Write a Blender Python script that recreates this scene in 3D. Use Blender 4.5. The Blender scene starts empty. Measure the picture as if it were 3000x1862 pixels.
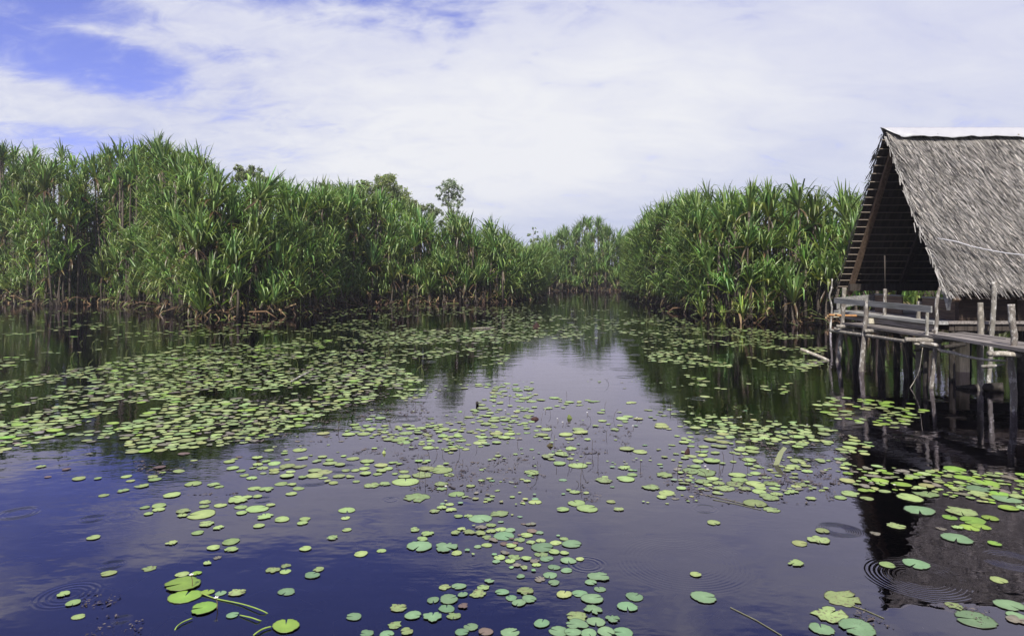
import bpy, math, random
import numpy as np
from mathutils import Vector, Matrix, Euler

R = math.radians
RNG = np.random.default_rng(11)
random.seed(11)
SC = bpy.context.scene
COL = SC.collection

# ------------------------------------------------------------------ camera
H = 2.2            # eye height above the water, metres
F = 2000.0         # focal length in photograph pixels (3000 wide)
HV = 800.0         # horizon row in the photograph
cam_d = bpy.data.cameras.new('camera')
cam_d.sensor_width = 36.0
cam_d.lens = 24.0
cam_d.shift_y = -(931.0 - HV) / 3000.0
cam_d.clip_start = 0.05
cam_d.clip_end = 3000
cam = bpy.data.objects.new('camera', cam_d)
COL.objects.link(cam)
cam.location = (0, 0, H)
cam.rotation_euler = (R(90), 0, 0)
SC.camera = cam

# ------------------------------------------------------------------ colour management
SC.view_settings.view_transform = 'Standard'
SC.view_settings.look = 'None'
SC.view_settings.gamma = 1
SC.view_settings.use_curve_mapping = False
SC.view_settings.exposure = 0.7
SC.cycles.max_bounces = 10
SC.cycles.transparent_max_bounces = 16
SC.cycles.diffuse_bounces = 3
SC.cycles.glossy_bounces = 3
SC.cycles.caustics_reflective = False
SC.cycles.caustics_refractive = False
SC.cycles.sample_clamp_indirect = 4.0
try:
    SC.cycles.use_denoising = True
except Exception:
    pass

# ------------------------------------------------------------------ node helpers
class NT:
    def __init__(s, tree):
        s.t = tree; s.n = tree.nodes; s.l = tree.links
    def new(s, typ, **kw):
        nd = s.n.new(typ)
        for k, v in kw.items():
            setattr(nd, k, v)
        return nd
    def put(s, sock, v):
        if isinstance(v, bpy.types.NodeSocket):
            s.l.new(v, sock)
        elif v is not None:
            if isinstance(v, (tuple, list)) and len(v) == 3 and sock.type == 'RGBA':
                v = (*v, 1)
            sock.default_value = v
    def math(s, op, a, b=None, c=None, clamp=False):
        nd = s.new('ShaderNodeMath', operation=op); nd.use_clamp = clamp
        s.put(nd.inputs[0], a)
        if b is not None: s.put(nd.inputs[1], b)
        if c is not None: s.put(nd.inputs[2], c)
        return nd.outputs[0]
    def vmath(s, op, a, b=None, out=0):
        nd = s.new('ShaderNodeVectorMath', operation=op)
        s.put(nd.inputs[0], a)
        if b is not None:
            if op == 'SCALE': s.put(nd.inputs['Scale'], b)
            else: s.put(nd.inputs[1], b)
        return nd.outputs[out]
    def mix(s, f, a, b, blend='MIX'):
        nd = s.new('ShaderNodeMix', data_type='RGBA', blend_type=blend)
        s.put(nd.inputs[0], f); s.put(nd.inputs[6], a); s.put(nd.inputs[7], b)
        return nd.outputs[2]
    def smooth(s, x, a, b, lo=0.0, hi=1.0):
        nd = s.new('ShaderNodeMapRange', interpolation_type='SMOOTHSTEP')
        s.put(nd.inputs[0], x); s.put(nd.inputs[1], a); s.put(nd.inputs[2], b); s.put(nd.inputs[3], lo); s.put(nd.inputs[4], hi)
        return nd.outputs[0]
    def noise(s, vec, scale, detail=4, rough=.55, dist=0.0, out=0):
        nd = s.new('ShaderNodeTexNoise')
        s.put(nd.inputs['Vector'], vec)
        nd.inputs['Scale'].default_value = scale
        nd.inputs['Detail'].default_value = detail
        nd.inputs['Roughness'].default_value = rough
        nd.inputs['Distortion'].default_value = dist
        return nd.outputs[out]
    def comb(s, x, y, z):
        nd = s.new('ShaderNodeCombineXYZ')
        s.put(nd.inputs[0], x); s.put(nd.inputs[1], y); s.put(nd.inputs[2], z)
        return nd.outputs[0]
    def sep(s, v):
        nd = s.new('ShaderNodeSeparateXYZ'); s.put(nd.inputs[0], v); return nd.outputs
    def bump(s, h, strength=.5, dist=.02):
        nd = s.new('ShaderNodeBump')
        nd.inputs['Strength'].default_value = strength; nd.inputs['Distance'].default_value = dist
        s.put(nd.inputs['Height'], h)
        return nd.outputs[0]

SUN_DIR = Vector((-0.18, -0.88, 1.10)).normalized()     # towards the sun: behind the camera, a little right, high
SUN_EL = math.asin(SUN_DIR.z)
SUN_ROT = math.atan2(SUN_DIR.x, SUN_DIR.y)

# ------------------------------------------------------------------ sky
def build_world():
    w = bpy.data.worlds.new('World'); SC.world = w; w.use_nodes = True
    t = NT(w.node_tree); t.n.clear()
    out = t.new('ShaderNodeOutputWorld'); bg = t.new('ShaderNodeBackground')
    bg.inputs['Strength'].default_value = 0.1
    sky = t.new('ShaderNodeTexSky'); sky.sky_type = 'NISHITA'; sky.sun_disc = False
    sky.sun_elevation = SUN_EL; sky.sun_rotation = SUN_ROT
    sky.air_density = 1.0; sky.dust_density = 0.6; sky.ozone_density = 2.0
    d = t.new('ShaderNodeTexCoord').outputs['Generated']
    x, y, z = t.sep(d)
    zc = t.math('MAXIMUM', z, 0.0)
    den = t.math('ADD', zc, 0.30)
    p = t.comb(t.math('DIVIDE', x, den), t.math('DIVIDE', y, den), 0.0)
    n1 = t.noise(t.vmath('ADD', p, (3.1, 7.7, 0)), 1.5, 9, .58, .35)
    n2 = t.noise(t.vmath('MULTIPLY', p, (1.0, 1.8, 1)), 4.0, 9, .60, .6)
    n3 = t.noise(t.vmath('ADD', p, (11.3, 2.2, 4)), 0.42, 5, .5, .2)
    # clear blue: windows in the cloud at the left and, higher up, over the middle
    def blob(cx, cz, rx, rz, tilt=0.0):
        dx = t.math('SUBTRACT', x, cx); dz = t.math('SUBTRACT', z, cz)
        dz2 = t.math('MULTIPLY_ADD', dx, tilt, dz)
        a = t.math('POWER', t.math('ABSOLUTE', t.math('DIVIDE', dx, rx)), 2.0)
        b = t.math('POWER', t.math('ABSOLUTE', t.math('DIVIDE', dz2, rz)), 2.0)
        return t.smooth(t.math('ADD', a, b), 0.0, 2.3, 1.0, 0.0)
    g = t.math('MULTIPLY', blob(-.54, .258, .115, .032, .10), .98)
    g = t.math('ADD', g, t.math('MULTIPLY', blob(-.55, .325, .10, .022, 0.1), .85))
    g = t.math('ADD', g, t.math('MULTIPLY', blob(-.24, .358, .17, .034, 0.02), .55))
    g = t.math('ADD', g, t.math('MULTIPLY', blob(-.38, .47, .40, .095, -0.05), 1.5))
    g = t.math('ADD', g, t.math('MULTIPLY', blob(-.36, .283, .05, .012, 0.1), .35))
    g = t.math('ADD', g, t.math('MULTIPLY', blob(-.60, .150, .13, .032, 0.08), .62))
    zen = t.smooth(z, .55, .9)
    g = t.math('ADD', g, t.math('MULTIPLY', zen, .45))
    g = t.math('ADD', g, t.math('MULTIPLY', t.smooth(z, .33, .50), .55))
    n4 = t.noise(t.vmath('MULTIPLY', p, (1.0, 1.5, 1)), 9.0, 10, .66, .9)
    nn = t.math('ADD', t.math('MULTIPLY', t.math('SUBTRACT', n1, .5), 1.7), t.math('MULTIPLY', t.math('SUBTRACT', n2, .5), 1.7))
    nn = t.math('ADD', nn, t.math('MULTIPLY', t.math('SUBTRACT', n4, .5), .95))
    clear = t.smooth(t.math('SUBTRACT', g, nn), .14, 1.12)
    veil = t.math('MULTIPLY', clear, .93)
    # cloud body: white to lavender grey
    lav_right = t.smooth(t.math('ADD', x, t.math('MULTIPLY', z, .35)), -.05, .62)
    warm = t.math('ADD', t.math('MULTIPLY', t.math('SUBTRACT', n3, .5), 1.3), t.math('MULTIPLY', t.math('SUBTRACT', n2, .5), 1.1))
    left = t.smooth(x, .1, -.45)
    warm = t.math('ADD', warm, t.math('MULTIPLY', t.math('MULTIPLY', t.math('SUBTRACT', n4, .48), 1.35), t.math('MULTIPLY_ADD', left, .85, .15)))
    warm = t.math('ADD', warm, t.math('MULTIPLY', t.math('MULTIPLY', t.math('SUBTRACT', n1, .5), 1.8), t.math('MULTIPLY_ADD', left, .8, .2)))
    bright_band = blob(-.02, .20, .34, .11, -.12)
    f = t.math('ADD', t.math('SUBTRACT', t.math('ADD', .46, t.math('MULTIPLY', bright_band, .62)), t.math('MULTIPLY', lav_right, .16)), t.math('MULTIPLY', warm, 1.05), clamp=True)
    lav = t.mix(t.smooth(z, .0, .3), (.58, .63, .81, 1), (.62, .645, .84, 1))
    f = t.math('SUBTRACT', f, t.smooth(z, .15, .02, 0, .45), clamp=True)
    cloud = t.mix(f, lav, (.86, .87, .915, 1))
    cloud10 = t.vmath('SCALE', cloud, 10.0)
    blue = t.mix(1.0, sky.outputs[0], (1.12, .95, 1.75, 1), 'MULTIPLY')
    c = t.mix(veil, cloud10, blue)
    c = t.mix(t.smooth(z, -.06, -.01, 1.0, 0.0), c, (2.2, 2.4, 2.6, 1))
    c = t.vmath('SCALE', c, .62)
    t.l.new(c, bg.inputs['Color']); t.l.new(bg.outputs[0], out.inputs[0])
build_world()

sun_d = bpy.data.lights.new('sun', 'SUN')
sun_d.energy = 5.0; sun_d.angle = R(.6); sun_d.color = (1.0, .955, .87)
sun = bpy.data.objects.new('sun', sun_d); COL.objects.link(sun)
sun.location = (20, -30, 60)
sun.rotation_euler = (-SUN_DIR).to_track_quat('-Z', 'Y').to_euler()

# ------------------------------------------------------------------ photograph pixel -> place
def W(u, v, Y):
    return Vector(((u - 1500.0) * Y / F, Y, H - (v - HV) * Y / F))
def G(u, v, z=0.0):
    Y = (H - z) * F / (v - HV)
    return Vector(((u - 1500.0) * Y / F, Y, z))
def PX(X, Y, Z):
    return 1500 + X * F / Y, HV + (H - Z) * F / Y

# ------------------------------------------------------------------ object helpers
class MB:
    """collects shapes, then links them as ONE mesh object"""
    def __init__(s):
        s.v = []; s.f = []; s.c = []
    def add(s, vs, fs, col=None):
        o = len(s.v)
        s.v.extend([tuple(q) for q in vs]); s.f.extend([tuple(i + o for i in f) for f in fs])
        if col is None: col = (1, 1, 1)
        if len(col) and not isinstance(col[0], (int, float)): s.c.extend(col)
        else: s.c.extend([col] * len(vs))
        return s
    def box(s, a, b, col=None, jit=0.0):
        x0, y0, z0 = a; x1, y1, z1 = b
        vs = [(x, y, z) for z in (z0, z1) for y in (y0, y1) for x in (x0, x1)]
        if jit: vs = [tuple(q + random.uniform(-jit, jit) for q in p) for p in vs]
        return s.add(vs, [(0, 2, 3, 1), (4, 5, 7, 6), (0, 1, 5, 4), (2, 6, 7, 3), (0, 4, 6, 2), (1, 3, 7, 5)], col)
    def hexa(s, quad_a, quad_b, col=None):
        """solid between two four-cornered ends"""
        return s.add(list(quad_a) + list(quad_b), [(3, 2, 1, 0), (4, 5, 6, 7), (0, 1, 5, 4), (1, 2, 6, 5), (2, 3, 7, 6), (3, 0, 4, 7)], col)
    def beam(s, a, b, w, h, up=(0, 0, 1), col=None):
        a = Vector(a); b = Vector(b); d = (b - a).normalized(); up = Vector(up)
        sd = d.cross(up).normalized(); u2 = sd.cross(d).normalized()
        q = lambda p: [p - sd * w / 2 - u2 * h / 2, p + sd * w / 2 - u2 * h / 2, p + sd * w / 2 + u2 * h / 2, p - sd * w / 2 + u2 * h / 2]
        return s.hexa(q(a), q(b), col)
    def tube(s, pts, rad, sides=9, wob=0.0, cap=True, col=None):
        pts = [Vector(p) for p in pts]; n = len(pts)
        rad = [rad] * n if isinstance(rad, (int, float)) else rad
        vs = []; ref = None
        for i, p in enumerate(pts):
            d = (pts[min(i + 1, n - 1)] - pts[max(i - 1, 0)]).normalized()
            if ref is None: ref = d.orthogonal().normalized()
            a = (ref - d * ref.dot(d)).normalized(); b = d.cross(a); ref = a
            for k in range(sides):
                th = 2 * math.pi * k / sides
                r = rad[i] * (1 + random.uniform(-wob, wob))
                vs.append(p + (a * math.cos(th) + b * math.sin(th)) * r)
        fs = []
        for i in range(n - 1):
            for k in range(sides):
                k2 = (k + 1) % sides
                fs.append((i * sides + k, i * sides + k2, (i + 1) * sides + k2, (i + 1) * sides + k))
        if cap:
            fs.append(tuple(range(sides - 1, -1, -1))); fs.append(tuple((n - 1) * sides + k for k in range(sides)))
        return s.add(vs, fs, col)
    def mesh(s, name, smooth=False):
        me = bpy.data.meshes.new(name)
        me.from_pydata(s.v, [], s.f); me.update()
        ca = me.color_attributes.new('Col', 'FLOAT_COLOR', 'POINT')
        c = np.ones((len(s.v), 4), 'f'); c[:, :3] = np.array([q[:3] for q in s.c], 'f').reshape(-1, 3)
        ca.data.foreach_set('color', c.ravel())
        if smooth: me.polygons.foreach_set('use_smooth', [True] * len(me.polygons))
        return me

def np_mesh(name, V, Q, C=None, smooth=False):
    """V (n,3), Q (m,4) or (m,3) -> mesh"""
    me = bpy.data.meshes.new(name)
    k = Q.shape[1]
    me.vertices.add(len(V)); me.vertices.foreach_set('co', V.astype('f').ravel())
    me.loops.add(Q.size); me.loops.foreach_set('vertex_index', Q.astype('i').ravel())
    me.polygons.add(len(Q)); me.polygons.foreach_set('loop_start', np.arange(0, Q.size, k, dtype='i'))
    try: me.polygons.foreach_set('loop_total', np.full(len(Q), k, 'i'))
    except Exception: pass
    me.update(calc_edges=True)
    if C is not None:
        ca = me.color_attributes.new('Col', 'FLOAT_COLOR', 'POINT')
        c = np.ones((len(V), 4), 'f'); c[:, :C.shape[1]] = C
        ca.data.foreach_set('color', c.ravel())
    if smooth: me.polygons.foreach_set('use_smooth', np.ones(len(Q), bool))
    me.validate()
    return me

def link(name, data, mat=None, parent=None, loc=None):
    o = bpy.data.objects.new(name, data); COL.objects.link(o)
    if mat is not None and data is not None and not data.materials: data.materials.append(mat)
    if parent is not None: o.parent = parent
    if loc is not None: o.location = loc
    return o
def tag(o, label=None, cat=None, group=None, kind=None):
    if label: o['label'] = label
    if cat: o['category'] = cat
    if group: o['group'] = group
    if kind: o['kind'] = kind
    return o
def thing(name, label, cat, loc=(0, 0, 0), group=None):
    o = link(name, None, loc=loc); o.empty_display_size = .2
    return tag(o, label, cat, group)
ROOTLOC = {}
def part(name, mb, mat, parent, root_loc, smooth=False):
    """mb holds place coordinates; the part sits under its thing"""
    r = Vector(root_loc)
    mb.v = [tuple(Vector(p) - r) for p in mb.v]
    return link(name, mb.mesh(name, smooth), mat, parent)

# ------------------------------------------------------------------ materials
def mat(name):
    m = bpy.data.materials.new(name); m.use_nodes = True
    t = NT(m.node_tree); t.n.clear()
    out = t.new('ShaderNodeOutputMaterial')
    return m, t, out
def principled(t, out, col, rough=.6, spec=.5, normal=None):
    b = t.new('ShaderNodeBsdfPrincipled')
    t.put(b.inputs['Base Color'], col); t.put(b.inputs['Roughness'], rough)
    b.inputs['Specular IOR Level'].default_value = spec
    if normal is not None: t.put(b.inputs['Normal'], normal)
    t.l.new(b.outputs[0], out.inputs[0])
    return b
def attr(t): return t.new('ShaderNodeAttribute', attribute_name='Col')
def objco(t): return t.new('ShaderNodeTexCoord').outputs['Object']
def pos(t): return t.new('ShaderNodeNewGeometry').outputs['Position']

def leaf_mat(name, rough=.36, trans=.32, spec=.45, tint=(1, 1, 1)):
    m, t, out = mat(name)
    a = attr(t).outputs['Color']
    rnd = t.new('ShaderNodeObjectInfo').outputs['Random']
    hs = t.new('ShaderNodeHueSaturation')
    t.put(hs.inputs['Hue'], t.math('MULTIPLY_ADD', rnd, .035, .482))
    t.put(hs.inputs['Value'], t.math('MULTIPLY_ADD', rnd, .5, .76))
    t.put(hs.inputs['Color'], t.mix(1.0, a, tint, 'MULTIPLY'))
    c = hs.outputs[0]
    b = principled(t, out, c, rough, spec)
    tr = t.new('ShaderNodeBsdfTranslucent'); t.put(tr.inputs[0], t.mix(1.0, c, (1.15, 1.2, .7), 'MULTIPLY'))
    mx = t.new('ShaderNodeMixShader'); mx.inputs[0].default_value = trans
    t.l.new(b.outputs[0], mx.inputs[1]); t.l.new(tr.outputs[0], mx.inputs[2]); t.l.new(mx.outputs[0], out.inputs[0])
    return m
M = {}
M['pandan'] = leaf_mat('pandanus_leaf')
M['tree_leaf'] = leaf_mat('tree_leaf', .5, .3)

def trunk_mat():
    m, t, out = mat('ringed_trunk')
    p = objco(t)
    z = t.sep(pos(t))[2]
    ring = t.math('SINE', t.math('MULTIPLY', z, 62.0))
    n = t.noise(pos(t), 9, 5)
    c = t.mix(n, (.035, .027, .02, 1), (.115, .095, .075, 1))
    c = t.mix(t.smooth(ring, .2, .9, 0, .35), c, (.035, .027, .022, 1))
    principled(t, out, c, .8, .2, t.bump(ring, .3, .012))
    return m
M['trunk'] = trunk_mat()

def bark_mat():
    m, t, out = mat('tree_bark')
    n = t.noise(pos(t), 4, 5)
    principled(t, out, t.mix(n, (.09, .075, .06, 1), (.24, .21, .18, 1)), .85, .2)
    return m
M['bark'] = bark_mat()

def wood_mat(name, dark, light, axis, grain=26., spec=.25, rough=.8, stain=(.03, .028, .02), stain_amt=.35, bump=.4):
    m, t, out = mat(name)
    p = pos(t)
    sc = [grain, grain, grain]; sc[axis] = 1.3
    g = t.noise(t.vmath('MULTIPLY', p, tuple(sc)), 1.0, 6, .65, .2)
    n = t.noise(p, 2.3, 5)
    rnd = t.new('ShaderNodeObjectInfo').outputs['Random']
    c = t.mix(t.smooth(g, .28, .72), (*dark, 1), (*light, 1))
    c = t.mix(t.smooth(n, .48, .75, 0, stain_amt), c, (*stain, 1))
    hs = t.new('ShaderNodeHueSaturation'); t.put(hs.inputs['Value'], t.math('MULTIPLY_ADD', rnd, .4, .8)); t.put(hs.inputs['Color'], c)
    principled(t, out, hs.outputs[0], rough, spec, t.bump(g, bump, .012))
    return m
M['deck'] = wood_mat('weathered_deck', (.08, .07, .062), (.24, .215, .20), 1)
M['rail'] = wood_mat('grey_board', (.11, .11, .105), (.28, .275, .265), 1, stain=(.08, .09, .05))
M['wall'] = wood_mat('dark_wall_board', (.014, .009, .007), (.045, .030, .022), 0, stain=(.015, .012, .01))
M['panel'] = wood_mat('brown_panel_board', (.055, .038, .028), (.15, .105, .075), 1, stain=(.03, .022, .016))
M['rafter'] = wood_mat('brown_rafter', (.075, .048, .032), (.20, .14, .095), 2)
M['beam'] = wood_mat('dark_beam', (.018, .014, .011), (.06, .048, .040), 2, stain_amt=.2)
M['pier'] = wood_mat('pale_pier', (.40, .32, .21), (.68, .58, .42), 2, grain=14, stain=(.12, .09, .06))
M['block'] = wood_mat('pale_block', (.34, .31, .23), (.55, .51, .40), 1)

def pole_mat(name, base, pale, red, amt):
    m, t, out = mat(name)
    p = pos(t)
    q = t.vmath('MULTIPLY', p, (1.0, 1.0, .55))
    n = t.noise(q, 13, 5, .65)
    n2 = t.noise(q, 7, 4, .6)
    fine = t.noise(p, 90, 3)
    c = t.mix(t.smooth(fine, .3, .7), (*[b * .55 for b in base], 1), (*base, 1))
    c = t.mix(t.smooth(n, .5, .62, 0, amt), c, (*pale, 1))
    c = t.mix(t.smooth(n2, .58, .72, 0, .7), c, (*red, 1))
    principled(t, out, c, .8, .25, t.bump(n, .5, .012))
    return m
M['pole'] = pole_mat('mottled_pole', (.17, .15, .13), (.44, .42, .385), (.085, .052, .036), .75)
M['pole_white'] = pole_mat('whitish_pole', (.23, .215, .185), (.55, .535, .50), (.065, .05, .038), .85)
M['pole_grey'] = pole_mat('grey_pole', (.20, .18, .15), (.38, .35, .30), (.16, .125, .085), .6)
M['driftwood'] = pole_mat('driftwood', (.30, .27, .22), (.52, .49, .43), (.16, .12, .08), .7)
M['pole_dark'] = pole_mat('shade_dark_pole', (.026, .022, .018), (.07, .06, .05), (.02, .014, .01), .4)  # darkened to stand in for shade under the deck; also dark loose wood
M['pole_tan'] = pole_mat('tan_pole', (.40, .20, .08), (.50, .34, .18), (.26, .13, .06), .5)

def col_mat(name, rough=.8, spec=.25, trans=0.0, noise_amt=.25, nscale=30):
    m, t, out = mat(name)
    a = attr(t).outputs['Color']
    n = t.noise(pos(t), nscale, 4)
    c = t.mix(1.0, a, t.mix(n, (1 - noise_amt,) * 3, (1 + noise_amt,) * 3), 'MULTIPLY')
    b = principled(t, out, c, rough, spec)
    if trans:
        tr = t.new('ShaderNodeBsdfTranslucent'); t.put(tr.inputs[0], c)
        mx = t.new('ShaderNodeMixShader'); mx.inputs[0].default_value = trans
        t.l.new(b.outputs[0], mx.inputs[1]); t.l.new(tr.outputs[0], mx.inputs[2]); t.l.new(mx.outputs[0], out.inputs[0])
    return m
M['thatch'] = col_mat('thatch', .75, .3, .0, .35, 40)
M['litter'] = col_mat('leaf_litter', .85, .2, .1)
M['flower'] = col_mat('white_petal', .5, .3, .2, .05)
M['debris'] = col_mat('water_debris', .6, .4)
M['weed'] = col_mat('water_weed', .8, .2)
M['cord'] = col_mat('white_cord', .6, .3, 0, .1)

def sheet_mat():
    m, t, out = mat('white_ridge_sheet')
    p = pos(t)
    x, y, z = t.sep(p)
    n = t.noise(p, 3.0, 4)
    c = t.mix(t.smooth(n, .5, .8, 0, .5), (.31, .31, .32, 1), (.27, .27, .295, 1))
    principled(t, out, c, .38, .5)
    return m
M['sheet'] = sheet_mat()

def pad_mat():
    m, t, out = mat('lily_pad')
    at = attr(t); a = at.outputs['Color']; spot = at.outputs['Alpha']
    p = pos(t)
    n = t.noise(p, 46, 4, .6); n2 = t.noise(p, 9, 3); n3 = t.noise(p, 120, 2)
    c = t.mix(1.0, a, t.mix(n2, (.80, .84, .78, 1), (1.18, 1.14, 1.2, 1)), 'MULTIPLY')
    rnd = t.new('ShaderNodeObjectInfo').outputs['Random']
    hs = t.new('ShaderNodeHueSaturation'); t.put(hs.inputs['Hue'], t.math('MULTIPLY_ADD', rnd, .03, .485)); t.put(hs.inputs['Value'], t.math('MULTIPLY_ADD', t.math('FRACT', t.math('MULTIPLY', rnd, 7.3)), .5, .75)); t.put(hs.inputs['Color'], c); c = hs.outputs[0]
    # blotches of rot, more of them the older the pad
    thr = t.math('MULTIPLY_ADD', spot, -.34, .80)
    d = t.smooth(t.math('SUBTRACT', n, thr), -.012, .035)
    c = t.mix(t.math('MULTIPLY', d, .9), c, t.mix(n3, (.05, .035, .022, 1), (.16, .125, .075, 1)))
    b = principled(t, out, c, t.math('MULTIPLY_ADD', n, .25, .30), .45, t.bump(n2, .25, .02))
    return m
M['pad'] = pad_mat()

def mud_mat():
    m, t, out = mat('swamp_mud')
    n = t.noise(pos(t), .8, 6)
    principled(t, out, t.mix(n, (.018, .015, .010, 1), (.055, .045, .028, 1)), .9, .2)
    return m
M['mud'] = mud_mat()
def bed_mat():
    m, t, out = mat('pond_bed')
    p = pos(t)
    n = t.noise(p, 1.1, 6, .65, .5); n2 = t.noise(p, 7, 5, .7, 1.0)
    c = t.mix(t.smooth(n, .4, .7), (.008, .008, .011, 1), (.040, .029, .026, 1))
    c = t.mix(t.math('MULTIPLY', t.smooth(n2, .5, .75), t.smooth(n, .45, .7)), c, (.085, .062, .05, 1))
    principled(t, out, c, .9, .1)
    return m
M['bed'] = bed_mat()

# water: clear brown-violet sheet, mirror by Fresnel, fine ripples and rain rings
RINGS = [  # centre (u,v) in the photograph, outer diameter px, waves, amplitude
    (270, 1519, 75, 3, 1.0), (328, 1654, 75, 4, 1.3), (201, 1742, 175, 4, .7), (357, 1813, 62, 5, 1.5), (919, 1407, 120, 5, .7),
    (2005, 1645, 400, 14, .28), (2455, 1551, 125, 9, 1.5), (2690, 1690, 300, 11, .32), (2960, 1640, 160, 6, 1.0), (1614, 1447, 72, 4, .7)]
def water_mat():
    m, t, out = mat('pond_water')
    p = pos(t)
    x, y, z = t.sep(p)
    p2 = t.comb(x, y, 0.0)
    n = t.noise(t.vmath('MULTIPLY', p2, (1.0, 1.5, 1)), 1.6, 3, .5)
    n2 = t.noise(t.vmath('MULTIPLY', p2, (1.0, 2.2, 1)), 9.0, 2, .5)
    patch = t.smooth(t.noise(p2, .35, 2), .42, .62)
    h = t.math('ADD', t.math('MULTIPLY', n, .0045), t.math('MULTIPLY', t.math('MULTIPLY', n2, patch), .0011))
    for (u, v, dpx, waves, amp) in RINGS:
        c = G(u, v); r = dpx * .5 * c.y / F
        lam = r / (waves + .8)
        dd = t.vmath('DISTANCE', p2, (c.x, c.y, 0), out=1)
        s = t.math('SINE', t.math('MULTIPLY', dd, 2 * math.pi / lam))
        env = t.math('MULTIPLY', t.smooth(dd, r * 1.12, r * .88), t.smooth(dd, r * .12, r * .62, .12, 1.0))
        h = t.math('MULTIPLY_ADD', t.math('MULTIPLY', s, env), amp * lam * .016, h)
    # more rain rings, wherever a drop fell
    vo = t.new('ShaderNodeTexVoronoi'); vo.voronoi_dimensions = '2D'; vo.feature = 'F1'; vo.inputs['Scale'].default_value = .75; t.l.new(p2, vo.inputs['Vector'])
    cr, cg, cb = t.sep(vo.outputs['Color'])
    dd = t.math('DIVIDE', vo.outputs['Distance'], .75)
    rr = t.math('MULTIPLY_ADD', cr, .22, .06)
    q = t.math('DIVIDE', dd, rr)
    env = t.math('MULTIPLY', t.math('MULTIPLY', t.smooth(q, 1.1, .85), t.smooth(q, .2, .75)), t.smooth(cg, .55, .75))
    s = t.math('SINE', t.math('MULTIPLY', dd, 2 * math.pi / .042))
    h = t.math('MULTIPLY_ADD', t.math('MULTIPLY', s, env), .00055, h)
    bmp = t.bump(h, 1.0, 1.0)
    fr = t.new('ShaderNodeFresnel'); fr.inputs[0].default_value = 1.98; t.l.new(bmp, fr.inputs['Normal'])
    gl = t.new('ShaderNodeBsdfGlossy'); gl.inputs['Roughness'].default_value = .018; gl.inputs['Color'].default_value = (.90, .85, 1.0, 1); t.l.new(bmp, gl.inputs['Normal'])
    tr = t.new('ShaderNodeBsdfTransparent'); tr.inputs[0].default_value = (.40, .38, .42, 1)
    mx = t.new('ShaderNodeMixShader')
    t.l.new(fr.outputs[0], mx.inputs[0]); t.l.new(tr.outputs[0], mx.inputs[1]); t.l.new(gl.outputs[0], mx.inputs[2])
    t.l.new(mx.outputs[0], out.inputs[0])
    return m
M['water'] = water_mat()

# ------------------------------------------------------------------ setting: water, bed, banks
def sheet(name, x0, x1, y0, y1, z, m):
    o = link(name, MB().add([(x0, y0, z), (x1, y0, z), (x1, y1, z), (x0, y1, z)], [(0, 1, 2, 3)]).mesh(name), m)
    return tag(o, kind='structure')
sheet('water', -600, 600, -60, 900, 0.0, M['water'])
sheet('lake_bed', -600, 600, -60, 900, -0.55, M['bed'])

SHORE_L = [(-420, 893), (-250, 886), (0, 885), (150, 895), (300, 890), (430, 898), (520, 922), (600, 933), (680, 931), (800, 925), (920, 913), (980, 903), (1060, 894), (1200, 890), (1350, 887), (1480, 884), (1560, 874), (1592, 863)]
SHORE_F = [(1560, 853), (1640, 852), (1720, 851), (1800, 852), (1880, 853)]
SHORE_R = [(1835, 851), (1852, 868), (1880, 882), (1990, 903), (2050, 928), (2200, 944), (2350, 948), (2500, 952), (2700, 952), (3000, 950), (3300, 950), (3600, 950)]
SKY_L = [(-420, 375), (-200, 390), (0, 390), (60, 418), (200, 425), (300, 408), (400, 398), (490, 390), (570, 415), (620, 440), (720, 478), (800, 492), (900, 506), (1000, 530), (1100, 550), (1200, 582), (1290, 625), (1350, 615), (1400, 650), (1460, 640), (1500, 690), (1540, 715), (1592, 712)]
SKY_F = [(1560, 705), (1640, 655), (1700, 622), (1740, 618), (1800, 660), (1880, 682)]
SKY_R = [(1835, 690), (1870, 660), (1890, 615), (1940, 580), (2000, 562), (2100, 535), (2250, 512), (2400, 502), (2560, 494), (2700, 490), (3600, 480)]
def interp(tab, u): return float(np.interp(u, [a for a, b in tab], [b for a, b in tab]))

def bank(name, shore, back):
    pts = [G(u, v) for u, v in shore]
    mb = MB(); n = len(pts); vs = []
    for p in pts:
        k = Vector((p.x, p.y, 0)).normalized()
        vs += [(p.x + k.x * .3, p.y + k.y * .3, -.6), (p.x + k.x * .8, p.y + k.y * .8, .04), (p.x + k.x * 4, p.y + k.y * 4, .5), (p.x + k.x * 10, p.y + k.y * 10, 3.2), (p.x + k.x * back, p.y + k.y * back, 3.4)]  # rise at the back is added: blocks the sky so gaps look dark
    fs = [(5 * i + j, 5 * i + 5 + j, 5 * i + 6 + j, 5 * i + 1 + j) for i in range(n - 1) for j in range(4)]
    tag(link(name, mb.add(vs, fs).mesh(name), M['mud']), kind='structure')
bank('bank_ground', SHORE_L, 60); bank('bank_ground', SHORE_R, 120); bank('bank_ground', SHORE_F, 300)

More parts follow.
